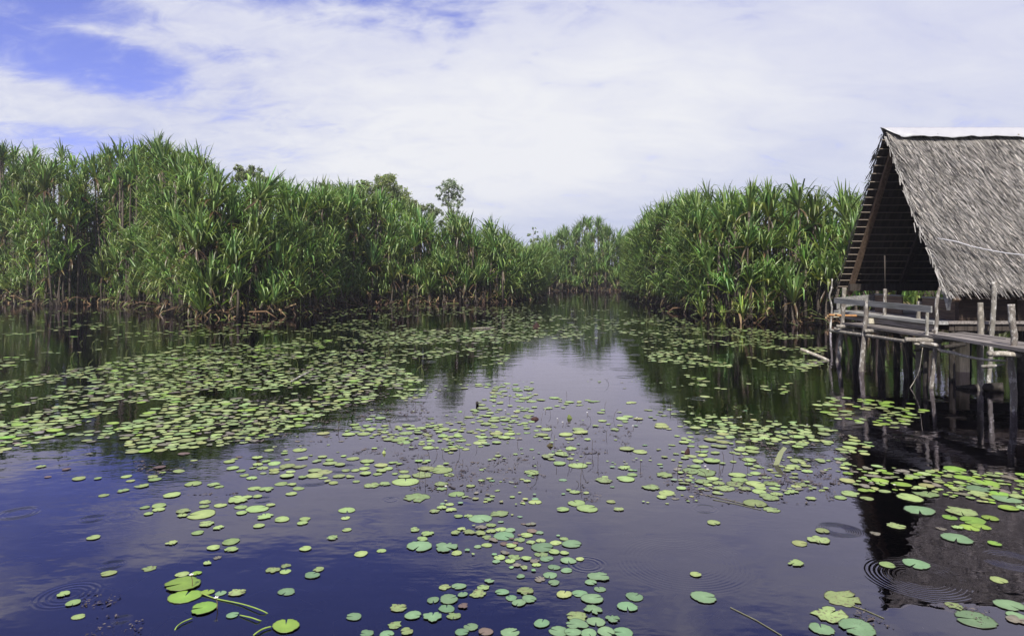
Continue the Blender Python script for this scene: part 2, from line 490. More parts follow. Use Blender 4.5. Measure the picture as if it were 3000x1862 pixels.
# ------------------------------------------------------------------ pandanus
def crown_arrays(seed, nleaf=46, L=2.3, wide=.095, nseg=7, droop=1.0, upright=0.0, dead=6):
    g = np.random.default_rng(seed)
    n = nleaf + dead
    i = np.arange(n)
    az = i * 2.39996 + g.normal(0, .22, n)
    k = np.clip(i / nleaf, 0, 1)                               # 0 inner, 1 outer
    e0 = R(86) - (R(86) - R(38 + 14 * upright)) * k ** 1.15 + g.normal(0, R(6), n)
    ln = L * (0.72 + .38 * np.sin(np.pi * (k * .75 + .2))) * g.uniform(.82, 1.12, n)
    bend = g.uniform(.0, .26, n) * droop * (0.5 + k)
    fold = np.where(g.random(n) < .62, g.uniform(1.6, 2.7, n), g.uniform(0.0, .5, n)) * droop
    tf = g.uniform(.50, .84, n)
    isd = i >= nleaf
    e0 = np.where(isd, g.uniform(R(-70), R(-15), n), e0); ln = np.where(isd, ln * .8, ln); fold = np.where(isd, .5, fold)
    t = np.linspace(0, 1, nseg + 1)
    t = np.concatenate([t])[None, :]
    s = np.clip((t - tf[:, None]) / .06, 0, 1); s = s * s * (3 - 2 * s)
    phi = e0[:, None] - bend[:, None] * t ** 1.6 - fold[:, None] * s
    phi = np.maximum(phi, R(-84))
    ds = ln[:, None] / nseg
    cx = np.cos(phi) * ds; cz = np.sin(phi) * ds
    rr = np.concatenate([np.zeros((n, 1)), np.cumsum((cx[:, :-1] + cx[:, 1:]) / 2, 1)], 1) + .04
    zz = np.concatenate([np.zeros((n, 1)), np.cumsum((cz[:, :-1] + cz[:, 1:]) / 2, 1)], 1) - (k * .35)[:, None]
    twist = g.normal(0, .25, n)[:, None] * t
    a = az[:, None] + twist * .5
    w = wide * g.uniform(.8, 1.15, n)[:, None] * np.clip(1.08 - t ** 3.2, .03, 1) * (.75 + .5 * np.minimum(t * 3, 1) * .5)
    ca, sa = np.cos(a), np.sin(a)
    P = np.stack([rr * ca, rr * sa, zz], -1)
    Wd = np.stack([-sa, ca, np.zeros_like(sa)], -1)
    Nn = np.stack([-np.sin(phi) * ca, -np.sin(phi) * sa, np.cos(phi)], -1)
    ed = Nn * (w * .22)[..., None]
    A = P - Wd * (w / 2)[..., None] + ed; B = P - ed * .6; Cc = P + Wd * (w / 2)[..., None] + ed
    V = np.stack([A, B, Cc], 2).reshape(-1, 3)                # leaf, station, 3
    st = nseg + 1
    base = (np.arange(n) * st * 3)[:, None, None] + (np.arange(nseg) * 3)[None, :, None]
    q = np.array([[0, 1, 4, 3], [1, 2, 5, 4]])
    Q = (base[..., None] + q[None, None]).reshape(-1, 4)
    # the leaf's own colour: pale sheath, green blade, yellower old leaves and dry tips
    green = np.array([.096, .184, .042]); yel = np.array([.24, .24, .055]); pale = np.array([.22, .26, .095]); brown = np.array([.10, .062, .03])
    age = np.clip((k - .55) / .45, 0, 1) * g.uniform(.0, .9, n)
    c = green[None] * np.clip(np.exp(g.normal(0, .32, (n, 1))), .4, 2.1) * np.stack([g.uniform(.85, 1.3, n), np.ones(n), g.uniform(.8, 1.3, n)], 1); c = c * (1 - age[:, None]) + yel * age[:, None]
    c = np.where(isd[:, None], brown * g.uniform(.5, 1.2, (n, 1)), c)
    sh = np.clip(1 - t / .22, 0, 1)[..., None] * .75
    tp = (np.clip((t - tf[:, None] + .03) / .12, 0, 1) * g.uniform(.05, .6, n)[:, None])[..., None]
    Cv = c[:, None, :] * (1 - sh) + pale * sh
    Cv = Cv * (1 - tp) + (pale * 1.05) * tp
    C = np.repeat(Cv[:, :, None, :], 3, 2).reshape(-1, 3)
    return V, Q, C

CROWNS = [crown_arrays(100 + s, 50, 2.35, .15, 9) for s in range(9)]
YOUNG = [crown_arrays(200 + s, 26, 1.7, .10, 8, .9, .5, 4) for s in range(5)]
LITE = [crown_arrays(300 + s, 25, 2.45, .165, 5, 1.0, 0, 2) for s in range(6)]
YLITE = [crown_arrays(400 + s, 20, 1.7, .11, 5, .9, .5, 2) for s in range(4)]
YOUNG = [(v, q, c * np.array([1.4, 1.22, 1.05])) for v, q, c in YOUNG]; YLITE = [(v, q, c * np.array([1.4, 1.22, 1.05])) for v, q, c in YLITE]
CROWN_ME = [np_mesh('crown', *c) for c in CROWNS]
YOUNG_ME = [np_mesh('crown', *c) for c in YOUNG]
for me in CROWN_ME + YOUNG_ME: me.materials.append(M['pandan'])
def trunk_mesh(seed):
    g = random.Random(seed)
    mb = MB(); n = 9; ox, oy = g.uniform(-.12, .12), g.uniform(-.12, .12)
    pts = [(ox * math.sin(math.pi * i / (n - 1)), oy * math.sin(math.pi * i / (n - 1)), i / (n - 1)) for i in range(n)]
    mb.tube(pts, [.085 - .03 * i / (n - 1) for i in range(n)], 7, .06)
    for j in range(5):
        a = g.uniform(0, 6.28)
        mb.tube([(.03 * math.cos(a), .03 * math.sin(a), .14), (.20 * math.cos(a), .20 * math.sin(a), .07), (.34 * math.cos(a), .34 * math.sin(a), -.12)], .022, 5)
    me = mb.mesh('trunk', True); me.materials.append(M['trunk'])
    return me
TRUNK_ME = [trunk_mesh(s) for s in range(5)]

# chosen plants: where their leaves spring from, in the photograph
HERO = [(655, 595), (780, 601), (634, 711), (563, 698), (730, 715), (593, 827), (687, 805), (864, 840), (503, 861), (690, 903), (784, 899), (129, 872), (221, 885), (185, 715), (21, 750), (204, 603),
        (234, 582), (447, 634), (406, 743), (333, 646), (1354, 668), (1461, 686), (1406, 723), (1347, 742), (1162, 705), (1223, 705), (1332, 838), (1426, 876), (1476, 874), (1531, 868), (1153, 797),
        (866, 823), (1055, 872), (1249, 842), (937, 612), (842, 594), (2383, 676), (2477, 628), (2195, 765), (2083, 880), (2144, 855), (2377, 841), (1989, 776), (1975, 890), (2235, 912), (2271, 717), (2157, 635)]
PLANTS = []      # dict(X,Y,base,h,young,seed,zone,u,v)
def add_plant(u, Y, hz, zone, young, jit=True):
    X = (u - 1500) * Y / F
    PLANTS.append(dict(X=X, Y=Y, z0=0.0 if young else .05, h=max(hz, .12), young=young, zone=zone, u=u, v=HV + (H - hz) * F / Y, s=(RNG.uniform(.82, 1.12) if jit else RNG.uniform(1.0, 1.12)) * {'L': .70, 'R': .63, 'F': .72}[zone], rz=RNG.uniform(0, 6.28), rx=RNG.normal(0, .06), ry=RNG.normal(0, .06), hero=False))
for (u, v) in HERO:
    left = u < 1600
    sh, sk = (SHORE_L, SKY_L) if left else (SHORE_R, SKY_R)
    Y0 = H * F / (interp(sh, u) - HV)
    frac = np.clip((interp(sh, u) - v) / (interp(sh, u) - interp(sk, u)), 0, 1)
    Y = Y0 + .2 + 4.2 * frac ** 1.3
    add_plant(u, Y, H - (v - HV) * Y / F, 'L' if left else 'R', frac < .13, False)
    PLANTS[-1]['hero'] = True
def fill(zone, shore, sky, u0, u1, n, D, lo=.02, tall=None, wall=False):
    us = np.linspace(u0, u1, 400)
    Ys = np.array([H * F / (interp(shore, u) - HV) for u in us])
    XY = np.stack([(us - 1500) * Ys / F, Ys], 1)
    seg = np.concatenate([[0], np.cumsum(np.hypot(*np.diff(XY, axis=0).T))])
    for j in range(n):
        u = float(np.interp((j + RNG.random()) / n * seg[-1], seg, us))
        d = D * RNG.random() ** 1.0
        frac = (d / D) ** .42
        hs = interp(shore, u); top = interp(sky, u)
        Y = H * F / (hs - HV) + d + .2 - (RNG.uniform(0, .9) if D < 2 else 0)
        tl = tall or {'L': 1.5, 'R': 1.3, 'F': 1.6}[zone]
        # height that keeps the outline under the skyline of the thicket
        hmax = H + (HV - top) * Y / F
        hb = (hmax - tl * .78) * (lo + (1 - lo) * frac) * (RNG.uniform(.84, 1.0) if frac < .75 else RNG.uniform(.92, 1.02))
        if wall: hb = (hmax - tl) * (.04 + .95 * ((j * .6180339) % 1.0)) * min(1, .45 + .6 * frac)
        elif RNG.random() < .58: hb *= RNG.uniform(.1, .95)
        hb = max(.1, hb)
        if zone == 'R' and u > 2460 and Y < 27: continue
        add_plant(u, Y, hb, zone, hb < .5)
fill('L', SHORE_L, SKY_L, -420, 1000, 500, 9.0)
fill('L', SHORE_L, SKY_L, 940, 1592, 380, 9.0)
fill('R', SHORE_R, SKY_R, 1838, 2600, 540, 8.0)
fill('R', SHORE_R, SKY_R, 2600, 3600, 170, 8.0)
fill('L', SHORE_L, SKY_L, -420, 1000, 600, 4.5, wall=True)
fill('L', SHORE_L, SKY_L, 940, 1592, 460, 4.5, wall=True)
fill('R', SHORE_R, SKY_R, 1838, 2620, 620, 4.0, wall=True)
fill('F', SHORE_F, SKY_F, 1560, 1880, 280, 10.0)
fill('L', SHORE_L, SKY_L, -420, 1592, 340, 1.2, lo=.0)      # fringe at the water's edge
fill('R', SHORE_R, SKY_R, 1838, 2600, 220, 1.2, lo=.0)

# which of them show: nearest claims its patch of the picture
cells = {}
for i, p in sorted(enumerate(PLANTS), key=lambda q: q[1]['Y'] - (8 if q[1]['hero'] else 0)):
    vv = p['v'] - 40 * 42 / p['Y']
    c = (int(p['u'] // (48 * 42 / p['Y'])), int(vv // (62 * 42 / p['Y'])), p['zone'])
    if c not in cells or p['hero']:
        cells.setdefault(c, i); p['vis'] = True
vis = [p for p in PLANTS if p.get('vis') and -60 < p['u'] < 2560]
vis.sort(key=lambda p: (not p['hero'], p['Y']))
IND = vis[:300]
for p in IND: p['ind'] = True

ORD = ['first', 'second', 'third', 'fourth', 'fifth', 'sixth', 'seventh', 'eighth', 'ninth', 'tenth', 'eleventh', 'twelfth', 'thirteenth', 'fourteenth', 'fifteenth', 'sixteenth', 'seventeenth', 'eighteenth', 'nineteenth', 'twentieth']
def plant_zone(p):
    u = p['u']
    if p['zone'] == 'F': return 'the far hazy thicket across the channel'
    if p['zone'] == 'R':
        return 'the right thicket beside the channel' if u < 2060 else ('the middle of the right thicket' if u < 2290 else 'the right thicket next to the hut')
    for lim, nm in ((170, 'the left thicket at the picture edge'), (340, 'the left thicket under its level top'), (500, 'the left thicket under its highest top'), (660, 'the left side of the jutting thicket'), (830, 'the middle of the jutting thicket'),
                    (1000, 'the right side of the jutting thicket'), (1150, 'the left thicket under the bushy tree'), (1300, 'the left thicket under the slender tree'), (1430, 'the left thicket near its right tip')):
        if u < lim: return nm
    return 'the right tip of the left thicket'
def plant_kind(p):
    sh = SHORE_L if p['zone'] == 'L' else (SHORE_R if p['zone'] == 'R' else SHORE_F); sk = SKY_L if p['zone'] == 'L' else (SKY_R if p['zone'] == 'R' else SKY_F)
    if p['young']: return 'stemless waterline pandanus'
    fr = (interp(sh, p['u']) - p['v']) / (interp(sh, p['u']) - interp(sk, p['u']))
    return 'low pandanus' if fr < .3 else ('mid-height pandanus' if fr < .52 else ('tall pandanus' if fr < .7 else 'topmost pandanus'))
groups = {}
for p in IND: groups.setdefault((plant_kind(p), plant_zone(p)), []).append(p)
GP = {'L': 'pandanus plants of the left thicket', 'R': 'pandanus plants of the right thicket', 'F': 'pandanus plants of the far thicket'}
for (kd, zn), ps in groups.items():
    ps.sort(key=lambda p: p['u'])
    for j, p in enumerate(ps):
        if len(ps) == 1: lab = f'only {kd} in {zn}'
        elif j == 0: lab = f'leftmost {kd} in {zn}'
        elif j == len(ps) - 1: lab = f'rightmost {kd} in {zn}'
        else: lab = f'{kd}, {ORD[j] if j < 20 else str(j + 1) + "th"} from left in {zn}'
        p['label'] = lab
for j, p in enumerate(IND):
    e = thing('pandanus', p['label'], 'pandanus', (p['X'], p['Y'], p['z0']), GP[p['zone']])
    e.rotation_euler = (p['rx'], p['ry'], p['rz'])
    e.scale = (p['s'],) * 3
    hh = (p['h'] - p['z0']) / p['s']
    cr = link('crown', random.choice(YOUNG_ME if p['young'] else CROWN_ME), None, e, (0, 0, hh))
    cr.rotation_euler = (RNG.normal(0, .17), RNG.normal(0, .17), RNG.uniform(0, 6.28))
    if not p['young']:
        tk = link('trunk', random.choice(TRUNK_ME), None, e); tk.scale = (1, 1, hh)
# the rest of the thickets, too many and too covered to tell apart
Vs, Qs, Cs, off = [], [], [], 0
tb = MB()
for p in PLANTS:
    if p.get('ind'): continue
    src = YLITE if p['young'] else LITE
    V, Q, C = src[RNG.integers(len(src))]
    rm = np.array(Euler((p['rx'] * 3, p['ry'] * 3, p['rz'])).to_matrix())
    V2 = (V * p['s']) @ rm.T + np.array([p['X'], p['Y'], p['h']])
    Vs.append(V2); Qs.append(Q + off); Cs.append(C * RNG.uniform(.7, 1.2)); off += len(V)
    if not p['young']:
        tb.tube([(p['X'], p['Y'], -.1), (p['X'] + RNG.normal(0, .1), p['Y'], p['h'] / 2), (p['X'], p['Y'], p['h'])], [.09, .075, .055], 6)
me = np_mesh('pandanus_undergrowth', np.concatenate(Vs), np.concatenate(Qs), np.concatenate(Cs)); 
tag(link('pandanus_undergrowth', me, M['pandan']), 'dense mass of pandanus leaves filling the thickets behind the front plants', 'undergrowth', kind='stuff')
tag(link('undergrowth_stems', tb.mesh('undergrowth_stems', True), M['trunk']), 'ringed pandanus stems crowded in the shade of the thickets', 'stems', kind='stuff')
# dead leaves lodged at the water's edge
mb = MB()
for shore, n in ((SHORE_L, 1300), (SHORE_R, 600), (SHORE_F, 80)):
    us = np.linspace(shore[0][0], shore[-1][0], 300)
    for j in range(n):
        u = RNG.uniform(shore[0][0], shore[-1][0]); u = min(u, 2700)
        Y = H * F / (interp(shore, u) - HV) + RNG.normal(.45, .55)
        b = Vector(((u - 1500) * Y / F, Y, RNG.uniform(-.05, .45)))
        a = RNG.uniform(0, 6.28); el = RNG.normal(.05, .35); L = RNG.uniform(.5, 1.7); w = RNG.uniform(.025, .06)
        d = Vector((math.cos(a) * math.cos(el), math.sin(a) * math.cos(el), math.sin(el)))
        sd = Vector((-math.sin(a), math.cos(a), RNG.normal(0, .5))).normalized() * w
        mid = b + d * L * .6 + Vector((0, 0, .08)); en = b + d * L + Vector((0, 0, -.25))
        c = random.choice([(.085, .05, .028), (.12, .075, .04), (.06, .038, .025), (.20, .14, .075), (.10, .12, .035), (.07, .09, .03)])
        mb.add([b - sd, b + sd, mid + sd, mid - sd, en], [(0, 1, 2, 3), (3, 2, 4)], c)
tag(link('leaf_litter', mb.mesh('leaf_litter'), M['litter']), 'brown dead pandanus leaves lodged along the water edge', 'dead leaves', kind='stuff')

# ------------------------------------------------------------------ trees behind the left thicket
def tree(label, u, vtop, Y, wpx, clumps, leaves, col, lsz, seed, zfoot=.3, trunk_r=.12, lean=0.0):
    g = np.random.default_rng(seed)
    base = W(u - lean, HV, Y); base.z = zfoot
    top = H - (vtop - HV) * Y / F
    e = thing('tree', label, 'tree', base)
    k = Y / F
    mb = MB(); cents = []
    tp = Vector((lean * k, 0, top - zfoot))
    mb.tube([(0, 0, -.3), tp * .35 + Vector((.1, 0, 0)), tp * .7, tp * .94], [trunk_r, trunk_r * .8, trunk_r * .5, trunk_r * .15], 8, .05)
    for (du, dv, r) in clumps:
        c = Vector(((du + lean) * k, g.normal(0, .35) * wpx * k * .4, top - zfoot - dv * k))
        cents.append((c, r * k))
        s = tp * min(.9, max(.3, (c.z - r * k * 1.2) / tp.z))
        m_ = s.lerp(c, .5) + Vector((0, 0, .1))
        mb.tube([s, m_, c], [trunk_r * .35, trunk_r * .22, trunk_r * .08], 5)
    link('trunk', mb.mesh('trunk', True), M['bark'], e)
    Vv, Qq, Cc2 = [], [], []
    tot = sum(r ** 2 for _, r in cents)
    o = 0
    for c, r in cents:
        m = int(leaves * 1.7 * r ** 2 / tot)
        d = g.normal(0, 1, (m, 3)); d /= np.linalg.norm(d, axis=1)[:, None]
        rad = r * g.uniform(.25, 1.1, (m, 1)) ** .55
        # twigs: leaves cling to a few sprays so that sky shows through
        sp = g.normal(0, 1, (max(5, m // 26), 3)); sp /= np.linalg.norm(sp, axis=1)[:, None]
        sp = sp * r * g.uniform(.45, 1.05, (len(sp), 1)) * np.array([1.0, 1.0, .8])
        P = sp[g.integers(len(sp), size=m)] + g.normal(0, r * .14, (m, 3)) + np.array(c)
        a = g.uniform(0, 6.28, m); el = g.normal(-.2, .6, m)
        t1 = np.stack([np.cos(a) * np.cos(el), np.sin(a) * np.cos(el), np.sin(el)], 1)
        t2 = np.cross(t1, g.normal(0, 1, (m, 3))); t2 /= np.linalg.norm(t2, axis=1)[:, None] + 1e-6
        L = lsz * .8 * g.uniform(.6, 1.3, (m, 1)); w = L * .24
        vv = np.stack([P - t1 * L / 2, P + t2 * w, P + t1 * L / 2, P - t2 * w], 1).reshape(-1, 3)
        Vv.append(vv); Qq.append(np.arange(m * 4).reshape(-1, 4) + o); o += m * 4
        cc = np.array(col)[None] * g.uniform(.65, 1.4, (m, 1)) * (1 + g.normal(0, .08, (m, 3)))
        Cc2.append(np.repeat(cc, 4, 0))
    link('crown', np_mesh('crown', np.concatenate(Vv), np.concatenate(Qq), np.concatenate(Cc2)), M['tree_leaf'], e)
tree('slender tree with open grey-green crown above the left thicket', 1315, 520, 72, 70, [(5, 22, 22), (-14, 32, 18), (20, 36, 20), (-22, 58, 16), (24, 60, 20), (4, 52, 18), (-8, 78, 15), (16, 88, 22), (-6, 112, 18), (20, 118, 16), (-24, 130, 16), (8, 140, 18)], 2600, (.15, .18, .10), .26, 5, lean=4)
tree('bushy yellow-green tree with rounded crown behind the left thicket', 1120, 500, 66, 130, [(10, 18, 22), (-18, 36, 30), (28, 40, 28), (-46, 52, 26), (50, 62, 28), (0, 62, 34), (30, 80, 34), (-40, 84, 34), (62, 92, 26)], 4200, (.165, .215, .06), .28, 6, trunk_r=.18)
tree('small yellow-green tree just left of the bushy tree', 1050, 524, 64, 60, [(6, 14, 12), (-16, 26, 16), (12, 32, 16), (-38, 32, 16), (-52, 40, 16), (-4, 46, 22), (-70, 44, 12)], 1700, (.165, .215, .065), .26, 7)
tree('low bushy tree peeking over the left thicket near its top', 735, 482, 58, 70, [(-30, 14, 16), (0, 14, 14), (20, 24, 18), (36, 40, 18), (-10, 36, 24), (-40, 40, 18)], 1500, (.16, .21, .08), .26, 8)
tree('dull round bush behind the thicket right of the bushy tree', 1200, 575, 70, 60, [(-10, 12, 16), (14, 22, 18), (-30, 22, 18), (30, 36, 18), (0, 40, 22)], 1500, (.17, .19, .09), .26, 9)
tree('grey-green shrub behind the thicket at the slender tree foot', 1265, 598, 71, 40, [(-8, 12, 16), (12, 22, 16), (0, 36, 18)], 1100, (.16, .19, .10), .26, 10)
tree('sparse sapling standing alone above the channel gap', 1562, 660, 80, 30, [(2, 8, 5), (-14, 28, 8), (8, 22, 6), (12, 38, 8), (-2, 44, 9)], 420, (.18, .22, .12), .26, 11, trunk_r=.05)

# ------------------------------------------------------------------ hut
XG, XR = 8.8, 16.0           # gable plane and the far right end
YN, YF = 13.69, 18.14        # eaves
YR = (YN + YF) / 2
ZE, ZR = 1.80, 5.43
FL = 1.22
HB = Vector((12.0, YR, 0))
hut = thing('thatched_hut', 'steep thatched wooden hut on stilts over the water', 'hut', HB)
def hp(name, mb, m, smooth=False, parent=None):
    return part(name, mb, m, parent or hut, HB, smooth)
def slope(side, s, X, lift=0.0):
    """point on a roof slope; s 0 at the ridge, 1 at the eave; lift along the outward normal"""
    ye = YN if side < 0 else YF
    y = YR + (ye - YR) * s; z = ZR + (ZE - ZR) * s - .05 * math.sin(math.pi * s)
    n = Vector((0, (ZR - ZE) * side, abs(YN - YR))).normalized()
    return Vector((X, y, z)) + n * lift
SL = math.hypot(YR - YN, ZR - ZE)
X0 = XG - .12
def vnoise(seed):
    g = np.random.default_rng(seed); T = g.random((64, 64))
    def f(x, y):
        xi, yi = math.floor(x), math.floor(y); fx, fy = x - xi, y - yi; fx = fx * fx * (3 - 2 * fx); fy = fy * fy * (3 - 2 * fy)
        a = T[xi % 64, yi % 64]; b = T[(xi + 1) % 64, yi % 64]; c = T[xi % 64, (yi + 1) % 64]; d = T[(xi + 1) % 64, (yi + 1) % 64]
        return (a * (1 - fx) + b * fx) * (1 - fy) + (c * (1 - fx) + d * fx) * fy
    return lambda x, y: .65 * f(x, y) + .35 * f(2.3 * x + 9, 2.3 * y + 4)
THN = vnoise(8)
def thatch(side):
    V, Q, C = [], [], []
    rows = 78; g = np.random.default_rng(40 + side)
    def strip(x, s, ln, w, sl, lift0, lift1, col):
        a = slope(side, max(s, .004), x, lift0); b = slope(side, s + ln / SL, x + sl * ln, lift1)
        m_ = a.lerp(b, .55) + Vector((0, 0, .012))
        o = len(V)
        wv = Vector((w / 2, 0, 0))
        V.extend([a - wv, a + wv, m_ + wv, m_ - wv, b + wv * .7, b - wv * .7]); C.extend([col] * 6)
        Q.extend([(o, o + 1, o + 2, o + 3), (o + 3, o + 2, o + 4, o + 5)])
    for r in range(rows):
        s0 = -.045 + r / rows * 1.029
        for x in np.arange(X0, XR, .017 if side < 0 else .09):
            xx = x + g.normal(0, .014)
            ln = g.uniform(.14, .34); last = s0 > .93
            if last: ln *= g.uniform(.6, 1.15)
            tone = g.choice([.25, .17, .11, .40, .045], p=[.25, .25, .22, .13, .15]) * g.uniform(.75, 1.25) * .80 * (.62 + .76 * THN(x * 1.3 + 7, s0 * 5 + 3)) * (1.0 if (s0 * 9.3 + .25 * THN(x * 2.0, 1.0)) % 1.0 < .93 else .6)  # last factor paints an irregular shadow line along each course
            warm = g.uniform(-.02, .06)
            col = (tone * (1 + warm), tone * (.94 + warm * .4), tone * (.87 - warm * .6))
            strip(xx, s0 + g.normal(0, .006), ln, g.uniform(.008, .020), g.normal(.26 if side < 0 else 0, .13), .084 + .02 * g.random() * min(1, r / 8), .09 + (.05 * g.random() ** 2 + .03 * ((s0 * 9.3) % 1.0) ** 3) * min(1, r / 8), col)
    # ragged verge at the gable
    for j in range(230 if side < 0 else 70):
        s = g.uniform(.02, .98); tn = g.uniform(.08, .28); col = (tn, tn * .95, tn * .88)
        strip(X0 + g.normal(.0, .035), s, g.uniform(.15, .3), .02, g.normal(-.05, .14), .05, .08, col)
    me = bpy.data.meshes.new('thatch'); me.from_pydata([tuple(Vector(v) - HB) for v in V], [], Q); me.update()
    ca = me.color_attributes.new('Col', 'FLOAT_COLOR', 'POINT'); c = np.ones((len(V), 4), 'f'); c[:, :3] = C; ca.data.foreach_set('color', c.ravel())
    o = link('thatch', me, M['thatch'], hut); o['kind'] = 'stuff'
    # added solid layer under the leaf ends, blocks light between the strips
    mb = MB()
    n = 12
    vs = []
    for i in range(n + 1):
        s = i / n
        for lf in (.0, .08):
            for X in (X0 + .03, XR): vs.append(slope(side, s, X, lf))
    fs = []
    for i in range(n):
        a = i * 4; b = a + 4
        fs += [(a, a + 1, b + 1, b), (a + 2, b + 2, b + 3, a + 3), (a, b, b + 2, a + 2), (a + 1, a + 3, b + 3, b + 1)]
    fs += [(0, 2, 3, 1), (n * 4, n * 4 + 1, n * 4 + 3, n * 4 + 2)]
    hp('light_block_layer', mb.add(vs, fs, (.035, .028, .022)), M['thatch'])
thatch(-1); thatch(1)
# under the far slope: rows of folded leaves hanging from laths
NL = 21
for r in range(NL):
    s = (r + .6) / NL
    mb = MB(); a = slope(1, s, XG - .17, -.045); b = slope(1, s, XR, -.045)
    n = 9
    mb.tube([a.lerp(b, i / n) + Vector((0, 0, random.uniform(-.006, .006))) for i in range(n + 1)], .014, 5, .1, col=(.17, .14, .11))
    hp('lath', mb, M['thatch'])
mb = MB(); g = random.Random(5)
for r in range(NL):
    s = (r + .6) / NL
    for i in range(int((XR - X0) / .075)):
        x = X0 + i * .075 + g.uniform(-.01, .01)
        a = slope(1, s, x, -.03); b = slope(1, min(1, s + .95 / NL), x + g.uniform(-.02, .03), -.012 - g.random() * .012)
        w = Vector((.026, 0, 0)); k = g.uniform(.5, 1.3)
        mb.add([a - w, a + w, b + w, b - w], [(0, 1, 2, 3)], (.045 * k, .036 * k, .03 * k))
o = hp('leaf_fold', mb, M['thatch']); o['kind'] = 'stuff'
# rafters
for k, X in enumerate((XG + .14, XG + 1.45, XG + 2.75, XG + 4.1, XG + 5.5)):
    for side in (-1, 1):
        a = slope(side, .0, X, -.10); b = slope(side, 1.03, X, -.10)
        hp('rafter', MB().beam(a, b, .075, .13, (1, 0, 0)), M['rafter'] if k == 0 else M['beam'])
hp('ridge_pole', MB().tube([(XG - .1, YR, ZR - .17), (XR, YR, ZR - .17)], .05, 8), M['beam'])
for Y, d in ((YF - .22, 0), (YN + .22, 0)):
    hp('eave_beam', MB().box((XG + .05, Y - .06, ZE - .06), (XR, Y + .06, ZE + .12)), M['beam'])
hp('tie_beam', MB().box((XG + 2.0, YR - 1.1, 3.0), (XG + 2.1, YF - .9, 3.12)), M['beam'])
# bracket block where the near edge rafter meets the eave
eb = slope(-1, .97, XG + .06, -.06)
hp('rafter_block', MB().box((XG - .06, eb.y - .07, eb.z - .10), (XG + .30, eb.y + .09, eb.z - .02), jit=.006), M['block'])
hp('rafter_tail', MB().add([(XG - .02, eb.y - .1, eb.z - .10), (XG - .02, eb.y + .1, eb.z - .10), (XG - .02, eb.y - .02, eb.z - .42), (XG + .05, eb.y - .1, eb.z - .10), (XG + .05, eb.y + .1, eb.z - .10), (XG + .05, eb.y - .02, eb.z - .42)], [(0, 2, 1), (3, 4, 5), (0, 1, 4, 3), (1, 2, 5, 4), (2, 0, 3, 5)]), M['rail'])
# white ridge sheet, folded, wrinkled, flaring past the gable
def ridge_sheet():
    nx, ns = 90, 7
    vs = []
    for i in range(nx + 1):
        x = XG - .20 + (XR - XG + .2) * i / nx
        for j in range(-ns, ns + 1):
            t_ = abs(j) / ns; side = -1 if j < 0 else 1
            ex = 1.0
            wig = .028 * max(-.12, math.sin(x * 7.1 - t_ * 3.2 + 1.5 * math.sin(x * 2.3))) * t_ + .011 * math.sin(x * 11.3 - t_ * 4 + 1.3) * t_ + .006 * math.sin(x * 23 + t_ * 5)
            edge = .055 + .008 * math.sin(x * 3.3 + side)
            q = slope(side, t_ * edge * (1.5 if False else 1.0) + .0, x, .0)
            ln = .375 * t_ + .012 * math.sin(x * 2.6 + 1) * t_
            sx = x + (t_ * .28 * max(0, 1 - (i / 4.0)))
            n = Vector((0, (ZR - ZE) * side, abs(YN - YR))).normalized()
            d = (slope(side, 1, x) - slope(side, 0, x)).normalized()
            vs.append(Vector((sx, YR, ZR + .155)) + d * ln + n * (.03 + .058 * t_ + (wig + .012 * t_) * 1.3))
    m_ = 2 * ns + 1
    fs = [(i * m_ + j, i * m_ + j + 1, (i + 1) * m_ + j + 1, (i + 1) * m_ + j) for i in range(nx) for j in range(2 * ns)]
    mb = MB().add(vs, fs)
    o = hp('ridge_sheet', mb, M['sheet'], True)
    md = o.modifiers.new('thickness', 'SOLIDIFY'); md.thickness = .006
    for i in range(9):
        x = XG + .35 + i * .62
        p = slope(-1, 0, x); d = (slope(-1, 1, x) - slope(-1, 0, x)).normalized()
        c = Vector((x, YR, ZR + .155)) + d * .30 + Vector((0, -.085, .05))
        mb2 = MB().tube([c - Vector((0, .006, 0)), c + Vector((0, .02, 0))], .018, 6, col=(.2, .17, .13))
        link('nail', mb2_fix(mb2), M['thatch'], o)
def mb2_fix(mb):
    mb.v = [tuple(Vector(p) - HB) for p in mb.v]; return mb.mesh('nail')
ridge_sheet()
# white cord drooping across the thatch
p0 = [(2762, 690), (2800, 706), (2850, 722), (2900, 733), (2950, 741), (3000, 747), (3060, 752)]
pts = []
for (u, v) in p0:
    # stays a hand's breadth off the thatch
    best = None
    for s in np.linspace(.3, 1, 200):
        q = slope(-1, s, 0, .30); vv = HV + (H - q.z) * F / q.y
        if best is None or abs(vv - v) < best[0]: best = (abs(vv - v), q.y, q.z)
    pts.append(Vector(((u - 1500) * best[1] / F, best[1], best[2])))
pts[0] += Vector((0, .16, -.05))
mb = MB().tube(pts, .009, 6, col=(.46, .46, .48)); c0 = pts[0]
mb.v = [tuple(Vector(p) - c0) for p in mb.v]
tag(link('cord', mb.mesh('cord', True), M['cord'], loc=c0), 'white cord drooping across the grey thatch slope', 'cord')
